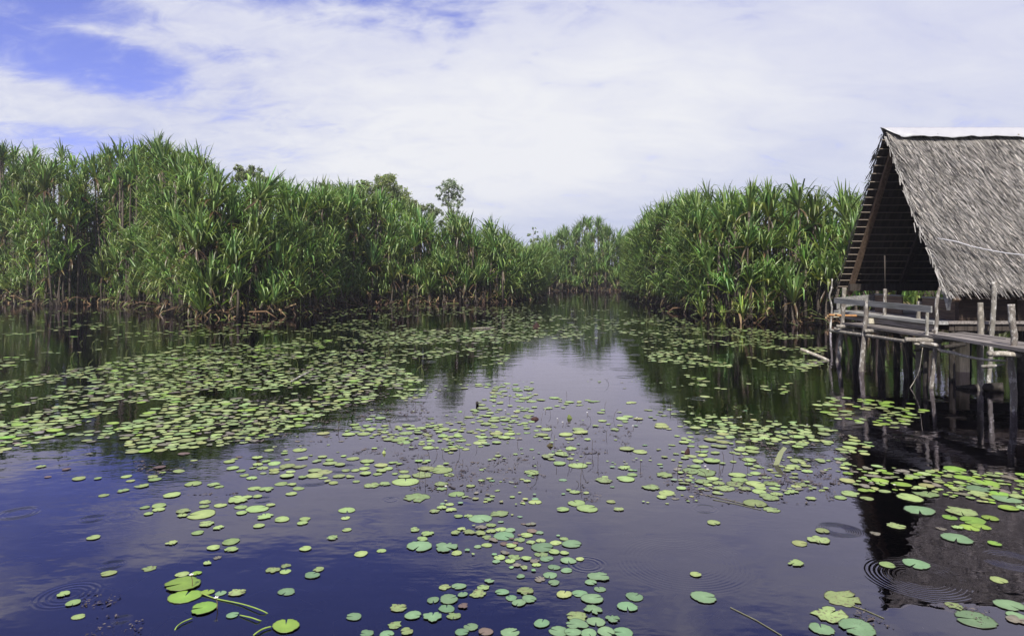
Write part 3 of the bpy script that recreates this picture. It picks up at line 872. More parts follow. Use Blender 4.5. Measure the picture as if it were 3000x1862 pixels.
# floor, walls, balustrade
hp('floor', MB().box((XG + .05, YN + .15, FL - .05), (XR, YF - .15, FL)), M['deck'])
hp('floor_joist', MB().box((XG + .10, YN + .2, FL - .19), (XG + .2, YF - .2, FL - .052)), M['beam'])
for Y in (YN + .24, YR, YF - .24):
    hp('floor_joist', MB().box((XG + .21, Y - .05, FL - .19), (XR, Y + .05, FL - .052)), M['beam'])
hp('edge_board', MB().box((XG - .28, YN + .12, FL - .052), (XG + .03, YF - .05, FL - .002), jit=.008), M['rail'])
hp('edge_board', MB().box((XG - .24, YN + .2, FL - .20), (XG - .19, YF - .4, FL - .075), jit=.008), M['deck'])
bx = XG + .42
def planks(name, n, z0, z1, mk, m):
    h = (z1 - z0) / n
    for i in range(n):
        mb = MB(); mk(mb, z0 + i * h + .003, z0 + (i + 1) * h - .003, random.uniform(-.006, .006)); hp(name, mb, m)
def balustrade(y0, y1, y_name=None):
    e = link('balustrade_panel', None, None, hut); e.location = Vector((bx, (y0 + y1) / 2, FL)) - HB
    for i in range(2):
        a = FL + .01 + i * .21
        mb = MB().box((-.018 + random.uniform(-.004, .004), y0 - (y0 + y1) / 2, a - FL), (.018, y1 - (y0 + y1) / 2, a - FL + .204))
        link('plank', mb.mesh('plank'), M['panel'], e)
    mb = MB().box((-.035, y0 - (y0 + y1) / 2, .432), (.035, y1 - (y0 + y1) / 2, .462))
    link('cap_rail', mb.mesh('cap_rail'), M['rail'], e)
balustrade(14.05, 15.32); balustrade(16.12, 17.32)
yw = YN + .38
hp('door_post', MB().box((bx - .05, 15.34, FL), (bx + .05, 15.43, FL + .42)), M['wall'])
hp('corner_post', MB().box((bx - .05, yw - .06, FL), (bx + .06, yw + .06, 2.45)), M['wall'])
# near side wall, horizontal boards in the eave shade
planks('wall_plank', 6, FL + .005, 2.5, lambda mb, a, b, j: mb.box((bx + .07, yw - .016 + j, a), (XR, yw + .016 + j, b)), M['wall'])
for X in (10.4, 11.9, 13.4): hp('wall_post', MB().box((X - .04, yw - .07, FL), (X + .04, yw - .03, 2.5)), M['wall'])
hp('wall_batten', MB().box((bx + .1, yw - .06, 1.66), (XR, yw - .025, 1.70)), M['panel'])
hp('sill_board', MB().box((bx + .05, yw - .12, FL - .2), (XR, yw - .05, FL - .06)), M['deck'])
# partition set back under the roof, covering its near half
px_ = XG + 1.9
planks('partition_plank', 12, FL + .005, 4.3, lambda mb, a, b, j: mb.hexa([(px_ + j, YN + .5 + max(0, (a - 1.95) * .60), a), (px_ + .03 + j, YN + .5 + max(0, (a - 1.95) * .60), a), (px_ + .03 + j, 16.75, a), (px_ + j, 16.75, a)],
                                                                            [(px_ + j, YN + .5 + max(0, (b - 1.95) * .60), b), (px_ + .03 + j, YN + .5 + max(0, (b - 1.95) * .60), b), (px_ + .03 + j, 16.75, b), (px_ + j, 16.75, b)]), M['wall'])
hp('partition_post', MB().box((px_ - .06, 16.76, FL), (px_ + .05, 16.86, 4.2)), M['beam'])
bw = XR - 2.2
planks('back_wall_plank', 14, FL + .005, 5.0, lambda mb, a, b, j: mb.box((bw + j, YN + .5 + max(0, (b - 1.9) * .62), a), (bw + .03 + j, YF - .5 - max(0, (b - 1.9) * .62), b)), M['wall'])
# stilts
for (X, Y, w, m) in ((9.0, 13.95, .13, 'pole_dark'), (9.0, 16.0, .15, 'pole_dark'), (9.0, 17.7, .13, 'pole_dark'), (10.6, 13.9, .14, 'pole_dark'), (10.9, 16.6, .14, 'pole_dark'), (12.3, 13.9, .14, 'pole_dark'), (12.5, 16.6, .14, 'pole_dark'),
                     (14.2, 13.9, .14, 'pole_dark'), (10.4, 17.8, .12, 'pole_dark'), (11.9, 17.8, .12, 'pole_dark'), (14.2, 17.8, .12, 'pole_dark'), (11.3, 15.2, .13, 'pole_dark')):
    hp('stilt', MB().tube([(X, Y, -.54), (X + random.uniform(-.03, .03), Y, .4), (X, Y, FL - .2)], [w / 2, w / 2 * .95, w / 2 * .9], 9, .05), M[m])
hp('pier', MB().box((9.98, 15.22, -.54), (10.20, 15.40, .86), jit=.008), M['pier'])
hp('pier_cap', MB().box((9.90, 15.14, .863), (10.32, 15.48, 1.03), jit=.01), M['beam'])
hp('brace', MB().beam((8.95, 16.0, .9), (9.5, 15.6, -.1), .07, .05), M['pole_dark'])
hp('brace', MB().tube([W(2862, 995, 14.4), W(2890, 980, 14.4), W(2935, 968, 14.4), W(3000, 945, 14.4), W(3060, 920, 14.4)], [.045, .04, .05, .04, .04], 7, .1), M['pole'])
hp('brace', MB().tube([W(2842, 978, 14.8), W(2853, 961, 14.8)], [.05, .05], 8, .1), M['pole_grey'])
hp('floor_bracket', MB().box((8.42, 16.1, 1.02), (8.75, 16.2, 1.13), jit=.008), M['block'])
hp('floor_bracket', MB().box((8.35, 17.7, 1.06), (8.66, 17.8, 1.17), jit=.008), M['block'])

# ------------------------------------------------------------------ jetty
JB = Vector((8.3, 13.5, 0))
jetty = thing('jetty', 'rickety plank jetty on crooked poles in front of the thatched hut', 'jetty', JB)
def jp(name, mb, m, smooth=True, label=None):
    o = part(name, mb, m, jetty, JB, smooth)
    if label: o['label'] = label
    return o
def curve(pts, r, n=4, wob=.07, sides=9):
    """smooth tube through place points"""
    P = [Vector(p) for p in pts]; out = []; rr = []
    rad = [r * .72] * len(P) if isinstance(r, (int, float)) else [q * .72 for q in r]
    for i in range(len(P) - 1):
        a = P[max(i - 1, 0)]; b = P[i]; c = P[i + 1]; d = P[min(i + 2, len(P) - 1)]
        for k in range(n):
            t_ = k / n
            out.append(.5 * ((2 * b) + (c - a) * t_ + (2 * a - 5 * b + 4 * c - d) * t_ ** 2 + (3 * b - a - 3 * c + d) * t_ ** 3))
            rr.append((rad[i] * (1 - t_) + rad[i + 1] * t_) * (1 + random.uniform(-.05, .05)))
    out.append(P[-1]); rr.append(rad[-1])
    return MB().tube(out, rr, sides, wob)
def pole(uv, Y, r, m, sink=True, label=None):
    pts = [W(u, v, Y) for u, v in uv]
    if sink:
        q = pts[-1].copy(); d = (pts[-1] - pts[-2]); q += d.normalized() * .45; pts.append(q)
    return jp('pole', curve(pts, r), M[m], label=label)
# planks: long boards running towards the camera
XL, XRr = 8.0, 8.74
for i in range(4):
    a = XL + (XRr - XL) * i / 4 + .006; b = XL + (XRr - XL) * (i + 1) / 4 - .006
    z = 1.0 + random.uniform(-.008, .008)
    mb = MB(); y0, y1 = 12.75 + random.uniform(-.2, .2), 16.75 + random.uniform(-.25, .1)
    mb.hexa([(a, y0, z - .04), (b, y0, z - .04), (b, y0, z), (a, y0, z)], [(a + .03, y1, z - .045), (b + .03, y1, z - .045), (b + .03, y1, z - .005), (a + .03, y1, z - .005)])
    jp('plank', mb, M['deck'], False)
for i, (a, b) in enumerate(((7.74, 8.22), (8.232, 8.60), (8.61, 8.78))):
    z = 1.045 + .006 * i; y0, y1 = 7.5, 13.0 + .12 * i
    if i == 2: y0, z = 11.9, 1.06
    mb = MB().hexa([(a - .12 * (i < 2), y0, z - .055), (b - .12 * (i < 2), y0, z - .055), (b - .12 * (i < 2), y0, z), (a - .12 * (i < 2), y0, z)], [(a + .27 * (i == 0) , y1, z - .055), (b, y1, z - .055), (b, y1, z), (a + .27 * (i == 0), y1, z)])
    jp('plank', mb, M['deck'], False)
for Y in (9.2, 10.9, 13.15, 15.2, 16.5):
    jp('crossbeam', MB().tube([(7.85 if Y > 12 else 7.6, Y, .915), (8.95, Y, .925)], .045, 8, .08), M['pole_grey'])
# poles (photograph pixels at their own distance)
pole([(2471, 880), (2469, 930), (2466, 970), (2460, 1030), (2455, 1061)], 16.9, [.075, .07, .07, .075, .085, .085], 'pole')
pole([(2474, 842), (2472, 880), (2471, 905)], 17.6, [.075, .075, .075, .07], 'pole_grey', False)
pole([(2541, 880), (2537, 930), (2532, 976), (2527, 1040), (2523, 1087)], 15.3, [.072, .07, .066, .075, .08, .08], 'pole')
pole([(2717, 904), (2716, 960), (2715, 986)], 13.3, [.042, .043, .045, .045], 'pole_white', False)
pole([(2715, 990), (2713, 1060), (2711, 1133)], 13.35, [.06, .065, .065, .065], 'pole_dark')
pole([(2754, 841), (2747, 868), (2743, 905), (2745, 930), (2742, 965), (2740, 1018), (2735, 1080), (2728, 1136)], 13.05, [.035, .045, .045, .047, .048, .05, .052, .055, .055], 'pole', label='tall crooked pole with a knot')
pole([(2694, 882), (2692, 930), (2690, 972), (2690, 1020), (2690, 1100)], 14.7, [.068, .07, .07, .07, .07, .07], 'pole_grey')
pole([(2593, 846), (2592, 900), (2590, 957), (2588, 1040), (2586, 1080)], 15.9, [.055, .052, .055, .06, .06, .06], 'pole_tan' if False else 'pole')
jp('rod', MB().tube([W(2593, 850, 15.9), W(2592, 748, 15.9)], .016, 6), M['beam'])
pole([(2872, 886), (2873, 920), (2874, 950), (2873, 988), (2872, 1040), (2872, 1135)], 12.83, [.068, .072, .078, .078, .075, .07, .07], 'pole_grey')
pole([(2913, 826), (2912, 870), (2909, 930), (2904, 1000), (2901, 1060), (2896, 1122)], 13.55, [.068, .066, .066, .064, .06, .056, .055], 'pole_white', label='tall pale pole reaching the thatched eave')
pole([(2962, 891), (2964, 920), (2966, 949), (2972, 985), (2970, 1015), (2966, 1034), (2961, 1071), (2967, 1111), (2970, 1150), (2969, 1204)], 10.9, [.072, .073, .072, .07, .062, .06, .062, .075, .072, .066, .066], 'pole', label='thick knobbly pole with a sideways kink')
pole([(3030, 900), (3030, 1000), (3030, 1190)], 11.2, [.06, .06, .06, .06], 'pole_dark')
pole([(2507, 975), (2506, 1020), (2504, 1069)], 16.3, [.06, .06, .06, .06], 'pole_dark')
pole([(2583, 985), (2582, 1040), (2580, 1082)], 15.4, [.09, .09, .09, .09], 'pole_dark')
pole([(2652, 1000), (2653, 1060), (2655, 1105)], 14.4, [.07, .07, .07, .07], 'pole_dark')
# rail board and the boarded end
a0, a1 = W(2451, 874, 16.85), W(2737, 898, 12.95)
jp('rail_board', MB().beam(a0 - Vector((.05, 0, .05)), a1 - Vector((.05, 0, .05)), .03, .125), M['rail'], False)
q = [W(2452, 872, 16.95), W(2452, 905, 16.95), W(2566, 881, 17.4), W(2566, 861, 17.4)]
jp('end_board', MB().hexa([p for p in q], [p + Vector((0, .03, 0)) for p in q]), M['rail'], False)
jp('end_board', MB().hexa([W(2456, 906, 16.93), W(2470, 902, 16.93), W(2469, 935, 16.93), W(2459, 933, 16.93)], [W(2456, 906, 16.96), W(2470, 902, 16.96), W(2469, 935, 16.96), W(2459, 933, 16.96)]), M['rail'], False)
# logs lashed along and across
jp('log', curve([W(2433, 967, 17.1), W(2450, 970, 16.75), W(2491, 976, 16.1), W(2530, 981, 15.35), W(2565, 986, 14.9), W(2610, 993, 14.2), W(2652, 999, 13.6)], [.06, .058, .057, .055, .052, .05, .048]), M['pole_grey'])
jp('log', curve([W(2443, 963, 16.7), W(2500, 970, 16.5), W(2552, 975, 16.2)], [.055, .06, .06]), M['pole_tan'] if False else M['pole'])
jp('log', curve([W(2652, 994, 13.1), W(2705, 997, 13.05), W(2758, 999, 13.0)], [.068, .066, .06]), M['pole_grey'])
jp('log', curve([W(2695, 1004, 12.95), W(2725, 1008, 12.9), W(2756, 1013, 12.85)], [.03, .05, .052]), M['pole'])
jp('log', curve([W(2676, 1005, 13.1), W(2712, 1013, 12.95), W(2745, 1019, 12.9), W(2758, 1027, 12.8), W(2793, 1033, 12.5), W(2824, 1042, 12.1), W(2864, 1050, 11.7), W(2905, 1055, 11.3), W(2948, 1056, 11.0)], [.03, .035, .037, .042, .042, .036, .032, .028, .02]), M['driftwood'], label='long thin curved branch under the planks')
jp('log', curve([W(2911, 1042, 10.8), W(2923, 1036, 10.75), W(2950, 1037, 10.7), W(2990, 1041, 10.65)], [.045, .065, .062, .05], wob=.12), M['driftwood'], label='short pale weathered log across the kinked pole')
jp('log', curve([W(2876, 1073, 11.3), W(2905, 1072, 11.2), W(2942, 1067, 11.1)], [.04, .045, .018], wob=.15), M['pole_white'])
jp('log', curve([W(2872, 994, 12.6), W(2910, 998, 12.5), W(2957, 1001, 12.4)], [.035, .04, .04]), M['driftwood'])
jp('log', curve([W(2429, 922, 16.95), W(2470, 924, 16.9), W(2520, 925, 16.9)], [.036, .04, .045]), M['pole_tan'], label='orange-brown stick crossing the far end')
jp('log', curve([W(2678, 1026, 13.9), W(2740, 1020, 13.9), W(2800, 1012, 13.9), W(2828, 1008, 13.9)], [.03, .05, .07, .04], wob=.12), M['pole_dark'])

# ------------------------------------------------------------------ loose things by the jetty
def single(name, mb, m, label, cat, loc, group=None, smooth=True):
    loc = Vector(loc); mb.v = [tuple(Vector(p) - loc) for p in mb.v]
    return tag(link(name, mb.mesh(name, smooth), m, loc=loc), label, cat, group)
single('stick', curve([W(2438, 816, 25), W(2436, 845, 25), W(2430, 868, 25), W(2437, 900, 25), W(2434, 940, 25), W(2433, 976, 25), W(2432, 990, 25)], [.03, .04, .045, .045, .05, .05, .05]), M['pole_white'], 'thin bent pole standing in the water left of the jetty', 'pole', W(2433, 976, 25))
single('floating_log', curve([W(2345, 1022, 17.8), W(2375, 1034, 17.7), W(2405, 1046, 17.5), W(2432, 1058, 17.2)], [.055, .06, .06, .055], wob=.05), M['driftwood'], 'grey log slanting out of the water left of the jetty', 'log', W(2405, 1046, 17.5))
def hollow_log():
    a, b = G(2800, 1133, .02), G(2940, 1134, .09); n = 12; mb = MB()
    d = (b - a); pts = [a + d * (i / n) for i in range(n + 1)]
    mb.tube(pts, [.018 + .072 * min(1, (i / n) * 1.15) ** .8 for i in range(n + 1)], 12, .04, cap=False)
    k = len(mb.v) - 12
    inner = [b + (Vector(mb.v[k + j]) - b) * .72 - d.normalized() * .01 for j in range(12)]
    deep = [p - d.normalized() * .35 for p in inner]
    o = len(mb.v)
    mb.add(inner + deep, [(j, (j + 1) % 12, 12 + (j + 1) % 12, 12 + j) for j in range(12)] + [tuple(range(12, 24))])
    mb.f += [(k + j, k + (j + 1) % 12, o + (j + 1) % 12, o + j) for j in range(12)]
    single('hollow_log', mb, M['pole_dark'], 'dark hollow log floating under the jetty', 'log', a)
hollow_log()
single('vine', curve([W(2703, 1018, 12.95), W(2700, 1040, 12.95), W(2693, 1084, 13.0), W(2680, 1113, 13.1), W(2666, 1136, 13.1)], .009, sides=5), M['driftwood'], 'thin vine hanging from the jetty to the water', 'vine', W(2700, 1034, 12.95))
single('stick', curve([G(851, 1118, .0), W(878, 1103, 14.15), W(906, 1089, 14.5)], [.02, .03, .02]), M['pole_white'], 'pale stick lying across the dense left lily pads', 'stick', G(878, 1118))
single('floating_stick', curve([G(1383, 961, .02), G(1415, 960, .03), G(1448, 959, .02)], [.02, .035, .02]), M['driftwood'], 'pale straight stick floating far out before the left thicket', 'stick', G(1415, 960))
single('stump', curve([G(1399, 1190, -.05), W(1398, 1183, 11.3), W(1398, 1177, 11.3)], [.035, .033, .03], wob=.1), M['pole_dark'], 'small dark stump poking out of the open water', 'stump', G(1399, 1190))

# ------------------------------------------------------------------ lily pads
TONES = {'g': (.212, .282, .096), 'n': (.130, .215, .105), 'l': (.17, .275, .04), 'y': (.205, .245, .085), 's': (.185, .25, .09), 'b': (.15, .14, .10), 'r': (.115, .082, .062), 'u': (.14, .23, .13)}
TONES = {k: tuple(q * .9 for q in v) for k, v in TONES.items()}
SPOT = {'g': .18, 'n': .12, 'l': .05, 'y': .3, 's': .66, 'b': .62, 'r': .35, 'u': .1}
def pad_arrays(seed, tone, ragged, nrim=30, cup=0.0):
    g = np.random.default_rng(seed)
    a = np.linspace(0, 2 * np.pi, nrim, endpoint=False)
    notch = g.uniform(.10, .30); na = g.uniform(0, 2 * np.pi)
    span = 2 * np.pi - notch
    a = na + notch / 2 + span * np.arange(nrim) / (nrim - 1)
    r = 1 + .05 * np.sin(2 * a + g.uniform(0, 6)) + .03 * np.sin(3 * a + g.uniform(0, 6)) + g.normal(0, .022, nrim)
    r *= 1 + .04 * (np.arange(nrim) % 2)
    if ragged:
        for _ in range(g.integers(3, 7)):
            c = g.integers(nrim); w = g.uniform(.6, 1.7); r *= 1 - g.uniform(.12, .42) * np.exp(-((np.arange(nrim) - c) / w) ** 2)
        r *= 1 + g.normal(0, .05, nrim)
    # soft shoulders beside the notch
    e = np.minimum(np.arange(nrim), nrim - 1 - np.arange(nrim)); r *= np.where(e == 0, .90, np.where(e == 1, .985, 1))
    cen = np.array([[math.cos(na) * .10, math.sin(na) * .10]])
    rings = [.45, .91, 1.0]
    V = [np.array([[0 + cen[0, 0] * 0, cen[0, 1] * 0, .012]])]
    for k, q in enumerate(rings):
        rr = r * q; z = [.004, .006, .010][k] + (.010 * np.sin(a * 5 + seed) if k == 2 else .003 * np.sin(a * 3)) + cup * q ** 3 * np.clip(np.cos(a - na - 2.2), 0, 1)
        V.append(np.stack([np.cos(a) * rr, np.sin(a) * rr, z], 1))
    # a thin underside edge
    V.append(np.stack([np.cos(a) * r * .98, np.sin(a) * r * .98, np.full(nrim, -.01)], 1))
    V = np.concatenate(V)
    F_ = []
    for j in range(nrim - 1): F_.append((0, 1 + j, 2 + j, 2 + j))
    for k in range(3):
        o = 1 + k * nrim
        for j in range(nrim - 1): F_.append((o + j, o + nrim + j, o + nrim + j + 1, o + j + 1))
    base = np.array(TONES[tone]) if isinstance(tone, str) else np.array(tone)
    C = np.ones((len(V), 4)); C[:, :3] = base
    C[0, :3] = base * 1.25
    o = 1 + 2 * nrim
    C[o:, :3] = base * .22 + np.array([.025, .015, .012])
    C[1:1 + nrim, :3] *= (1 + .10 * (np.arange(nrim) % 2))[:, None]
    C[:, 3] = SPOT.get(tone, .2) if isinstance(tone, str) else .2
    tri = [f[:3] if f[2] == f[3] else f for f in F_]
    return V, tri, C
def pad_mesh(seed, tone, ragged, cup=0.0):
    V, fs, C = pad_arrays(seed, tone, ragged, 30, cup)
    me = bpy.data.meshes.new('lily_pad'); me.from_pydata([tuple(v) for v in V], [], [tuple(int(i) for i in f) for f in fs]); me.update()
    ca = me.color_attributes.new('Col', 'FLOAT_COLOR', 'POINT'); ca.data.foreach_set('color', C.astype('f').ravel())
    me.polygons.foreach_set('use_smooth', [True] * len(me.polygons))
    me.materials.append(M['pad'])
    return me
PADS_A = """453,922,90 523,985,95 560,1082,90 775,772,100,y 383,640,55,y 404,660,45,y 668,517,92,y 1223,557,80 1412,484,86 1648,548,120 1525,590,92 1652,603,95 1570,610,60,b 1555,660,65,b 1483,700,65 1065,738,95,s 1305,850,240,l 1320,937,225,l 1455,1022,185,l 1480,907,95,l 1575,915,82,n 1693,910,120,s 1300,780,90 1402,773,70,l 1660,1072,90,n 2040,1150,195,l 2045,905,120,n 1947,750,95,s 2040,718,80,s 2037,760,80 2228,787,110,n 2272,745,85,s 2330,855,65,r 2180,597,85 2272,577,60 2085,558,50,r 2370,520,85,s 2177,385,80 2157,415,75 2252,407,50 2235,448,60,s 2012,387,115 1893,367,120 1775,363,80,r 1725,342,80 1848,434,85 1835,313,150 1720,300,85 1572,288,85 1440,352,185 1460,265,90,s 1457,295,70 1310,330,100,s 1240,345,60 1300,362,75 1135,290,100 1133,318,85 1200,328,60 1035,303,65 1060,348,65 1203,265,60 1217,388,55,y 1475,420,110,s 1560,447,80 1713,243,170 1838,224,70 1228,214,125 1330,247,60 1487,220,60 1655,196,50 1815,168,90 1902,174,105 2083,139,65 2008,134,95 2130,167,80 2080,205,78 1380,134,115 1525,140,90,s 1565,155,65 1010,150,95 878,183,78,s 555,183,55,y 740,216,75 903,82,75 293,12,70 1798,93,75 1745,73,65 1875,22,80 1720,42,65 1660,22,85 1783,20,60,s 2113,350,55 1930,285,65,y 935,317,50 1310,1020,190,b"""
PADS_B = """33,38,65 100,38,65 165,25,80 333,25,80 447,47,70 580,70,150,s 450,82,90 707,35,170 770,70,75 458,120,180 220,145,120,s 310,135,85,s 715,135,100,s 717,170,75,s 537,232,190,s 408,200,55,s 823,208,115 922,150,65 1360,55,115 1325,115,65 1505,130,55 1690,3,145 2020,20,100 1870,108,140,s 2030,100,130 2075,70,75 2310,72,130 2210,160,140,s 2288,228,75 1665,192,80 1615,207,50 1680,272,130 1757,310,155 1580,317,95 1978,315,80,s 1925,262,70,y 1383,264,95 1310,298,55 1210,303,55 1053,248,75 1122,242,60 773,280,65 812,262,60,s 715,303,75 785,322,78 667,330,75,s 835,365,65 907,362,70,s 993,382,160,n 1125,347,140,s 1068,430,70 860,325,60,r 995,445,85,b 523,462,80,s 615,490,95 490,493,60 577,528,80 680,498,60,b 740,505,70,b 815,483,75 860,458,65 912,480,90,s 993,487,90 1068,473,70 1138,459,78 1162,505,152,n 1040,515,75,s 1275,533,90,s 1322,500,90 1368,458,55 1423,538,75 1352,552,68,s 1530,555,85 1590,527,63 1645,563,138,n 1435,587,160,n 1518,620,82 1592,628,66 1620,683,108,n 1703,672,62 558,580,180,n 745,587,180,n 823,628,78 1038,571,80 1212,575,78 1267,597,68 140,634,98 287,611,72 437,626,62,r 395,660,55,s 167,690,70,r 30,378,65 40,462,70 40,322,120 262,347,60,y 1130,660,85 1235,658,90,s 1320,668,80 1427,640,95,s 1465,668,100,n 1205,685,75 1380,685,75,b 1250,715,65,b 1305,722,60 1392,712,65 1518,730,92,n 1608,752,82,n 1490,786,105,n 1330,775,80,r 1420,815,90,b 1280,795,65,n 1055,830,70,n 1517,840,82,n 1838,797,148,n 1780,837,85,n 1845,886,88,n 1700,916,110,n 1590,923,112,y 1792,955,155,n 1797,1035,140,n 1818,1120,128,n 1935,1100,110,n 1680,1082,150,s 1680,1140,155,n 1550,1185,140,n 1650,1195,120,n 1765,1200,120,n 1890,1190,130,n 2010,1195,140,n 1430,1130,120,n 1205,1195,130,n 2092,940,130,n 2040,1012,138,n 740,872,95,s 838,866,103,n 1010,875,90,s 1147,907,98,n 1312,903,120,s 750,918,100,b 867,926,78,n 975,920,130,s 655,965,95,n 768,958,140,n 1213,948,85,n 1340,957,108,n 1267,985,102,n 870,1008,78,r 1030,992,140,b 752,1025,118,n 408,1018,118,s 512,1073,118,n 650,1083,138,n 802,1075,110,s 90,1083,110,n 145,1140,95,r 290,1125,90,r 380,1142,105,s 465,1187,100,s 860,1195,100,n 925,1157,105,n 1030,1192,105,r 180,1205,100,n 325,1205,100,n 632,830,70,r 2290,735,85,u 2315,792,75,u 2235,812,80,u 2080,680,80,u"""
PADS_C = """790,10,90 390,72,115 520,60,80 405,108,120 520,135,140 628,130,105 545,188,100 655,168,75 375,135,130,s 300,165,140,s 145,118,120,s 255,130,90 445,170,95,s 120,50,220,s 385,215,58 612,228,150,s 670,208,80 515,274,165,y 630,320,120,s 783,191,92 848,138,95,s 918,240,83 1125,232,88 1200,205,140,s 1315,238,92 1218,278,65,b 220,411,95 997,470,97,y 835,558,110,y 970,535,150,s 335,613,105,b 802,700,118 92,782,84 150,945,178,n 1145,950,265,s 1050,1065,250,s 1245,1160,250,n 990,1170,165,n 2085,1100,270,n 2330,1000,190,n 2380,1105,130,b 1940,1003,120,s 2255,820,115,y 1460,712,110 1665,705,185,n 1525,437,125,s 1375,490,75,b 1955,525,190,n 1690,325,200,n 1620,233,182 1740,210,170,s 1560,140,130,l 1905,373,105,l 2070,397,180,l 2047,447,125,l 2130,440,115,l 1960,447,80 1848,455,70,b 2195,380,110,l 2225,562,90,l 1985,330,210,s 2010,90,135,l 1940,28,150,l 2170,127,150,l 2113,172,160,n 2310,245,180,n 2100,205,150,s 2260,205,130,l 2375,1075,120,n"""
CLUSTER = []
PLACED = []     # X, Y, r
PADS = []
for x0, txt in ((0, PADS_A), (1000, PADS_B), (2000, PADS_C)):
    for it in txt.split():
        q = it.split(','); px, py, w = float(q[0]), float(q[1]), float(q[2]); tone = q[3] if len(q) > 3 else 'g'
        u, v = x0 + px / 2.436, 1362 + py / 2.436
        c = G(u, v); r = w / 2.436 * c.y / F / 2
        PADS.append((u, v, c, r, tone))
PADS.sort(key=lambda p: -p[3] / p[2].y)
PADS = PADS[:298]
_mesh = {}
def get_pad(tone, ragged, i):
    k = (tone, ragged, i % (9 if tone in 'gns' else 3))
    if k not in _mesh: _mesh[k] = pad_mesh(hash(k) % 9999 if False else (ord(tone) * 31 + ragged * 7 + k[2] * 101), tone, ragged)
    return _mesh[k]
TN = {'g': 'pale green', 'n': 'deep green', 'l': 'bright lime', 'y': 'yellowish', 's': 'speckled rotting', 'b': 'grey-brown decaying', 'r': 'reddish', 'u': 'sunken green'}
def pad_zone(u, v):
    if v > 1640:
        if u < 760: return 'the lime cluster at the bottom left'
        if u < 1080: return 'the open bottom-left water'
        if u < 1560: return 'the loose cluster at the bottom edge'
        if u < 1960: return 'the dense cluster at the bottom centre'
        if u < 2350: return 'the open water right of the bottom cluster'
        return 'the bottom right corner'
    if v > 1520:
        if u < 900: return 'the open water above the lime cluster'
        if u < 1330: return 'the open middle with two big paired pads'
        if u < 1560: return 'the left half of the central drift'
        if u < 1760: return 'the right half of the central drift'
        return 'the roof reflection' if u > 2440 else 'the open water before the roof reflection'
    if u < 560: return 'the far left blue water'
    if u < 720: return 'the left half of the mid-left drift'
    if u < 960: return 'the right half of the mid-left drift'
    if u < 1290: return 'the strip left of centre'
    if u < 1560: return 'the ragged group at the centre'
    if u < 1960: return 'the strip right of centre'
    if u < 2180: return 'the crowded patch left of the roof reflection'
    if u < 2440: return 'the edge of the roof reflection'
    if u < 2760: return 'the left half of the sunny right patch'
    return 'the right half of the sunny right patch'
gr = {}
for i, p in enumerate(PADS): gr.setdefault((p[4], pad_zone(p[0], p[1])), []).append(i)
plabel = {}
for (tone, zn), ids in gr.items():
    ids.sort(key=lambda i: PADS[i][0])
    for j, i in enumerate(ids):
        t_ = TN[tone]
        if len(ids) == 1: plabel[i] = f'only {t_} lily pad in {zn}'
        elif j == 0: plabel[i] = f'leftmost {t_} lily pad in {zn}'
        elif j == len(ids) - 1: plabel[i] = f'rightmost {t_} lily pad in {zn}'
        else: plabel[i] = f'{t_} lily pad, {ORD[j] if j < 20 else str(j + 1) + "th"} from left in {zn}'
PAD_OBJ = []
for i, (u, v, c, r, tone) in enumerate(PADS):
    ragged = tone in 'sb' or (i % 5 == 4 and tone not in 'ly')
    z = .003 + .0012 * (i % 5)
    if tone == 'u': z = -.07
    if tone in 'br' and i % 2: z = -.022
    o = link('lily_pad', get_pad(tone, ragged, i), None, None, (c.x, c.y, z))
    o.rotation_euler = (RNG.normal(0, .008), RNG.normal(0, .008), RNG.uniform(0, 6.28)); o.scale = (r, r * RNG.uniform(.9, 1.05), r if tone != 'l' else r)
    tag(o, plabel[i], 'lily pad', 'lily pads on the near water')
    PLACED.append((c.x, c.y, r)); PAD_OBJ.append(o)

# the many further pads
def vnoise(seed):
    g = np.random.default_rng(seed); T = g.random((64, 64))
    def f(x, y):
        xi, yi = math.floor(x), math.floor(y); fx, fy = x - xi, y - yi; fx = fx * fx * (3 - 2 * fx); fy = fy * fy * (3 - 2 * fy)
        a = T[xi % 64, yi % 64]; b = T[(xi + 1) % 64, yi % 64]; c = T[xi % 64, (yi + 1) % 64]; d = T[(xi + 1) % 64, (yi + 1) % 64]
        return (a * (1 - fx) + b * fx) * (1 - fy) + (c * (1 - fx) + d * fx) * fy
    return lambda x, y: .65 * f(x, y) + .35 * f(2.3 * x + 9, 2.3 * y + 4)
VN = vnoise(3)
def inside(u, v, poly):
    c = False; n = len(poly)
    for i in range(n):
        (x1, y1), (x2, y2) = poly[i], poly[(i + 1) % n]
        if (y1 > v) != (y2 > v) and u < (x2 - x1) * (v - y1) / (y2 - y1) + x1: c = not c
    return c
cellsz = .3; grid = {}
def near(x, y, r, tight):
    ci, cj = int(x // cellsz), int(y // cellsz)
    for i in (-1, 0, 1):
        for j in (-1, 0, 1):
            for (X, Y, rr) in grid.get((ci + i, cj + j), ()):
                if math.hypot(x - X, y - Y) < tight * (r + rr): return True
    return False
def put(x, y, r): grid.setdefault((int(x // cellsz), int(y // cellsz)), []).append((x, y, r))
for q in PLACED: put(*q)
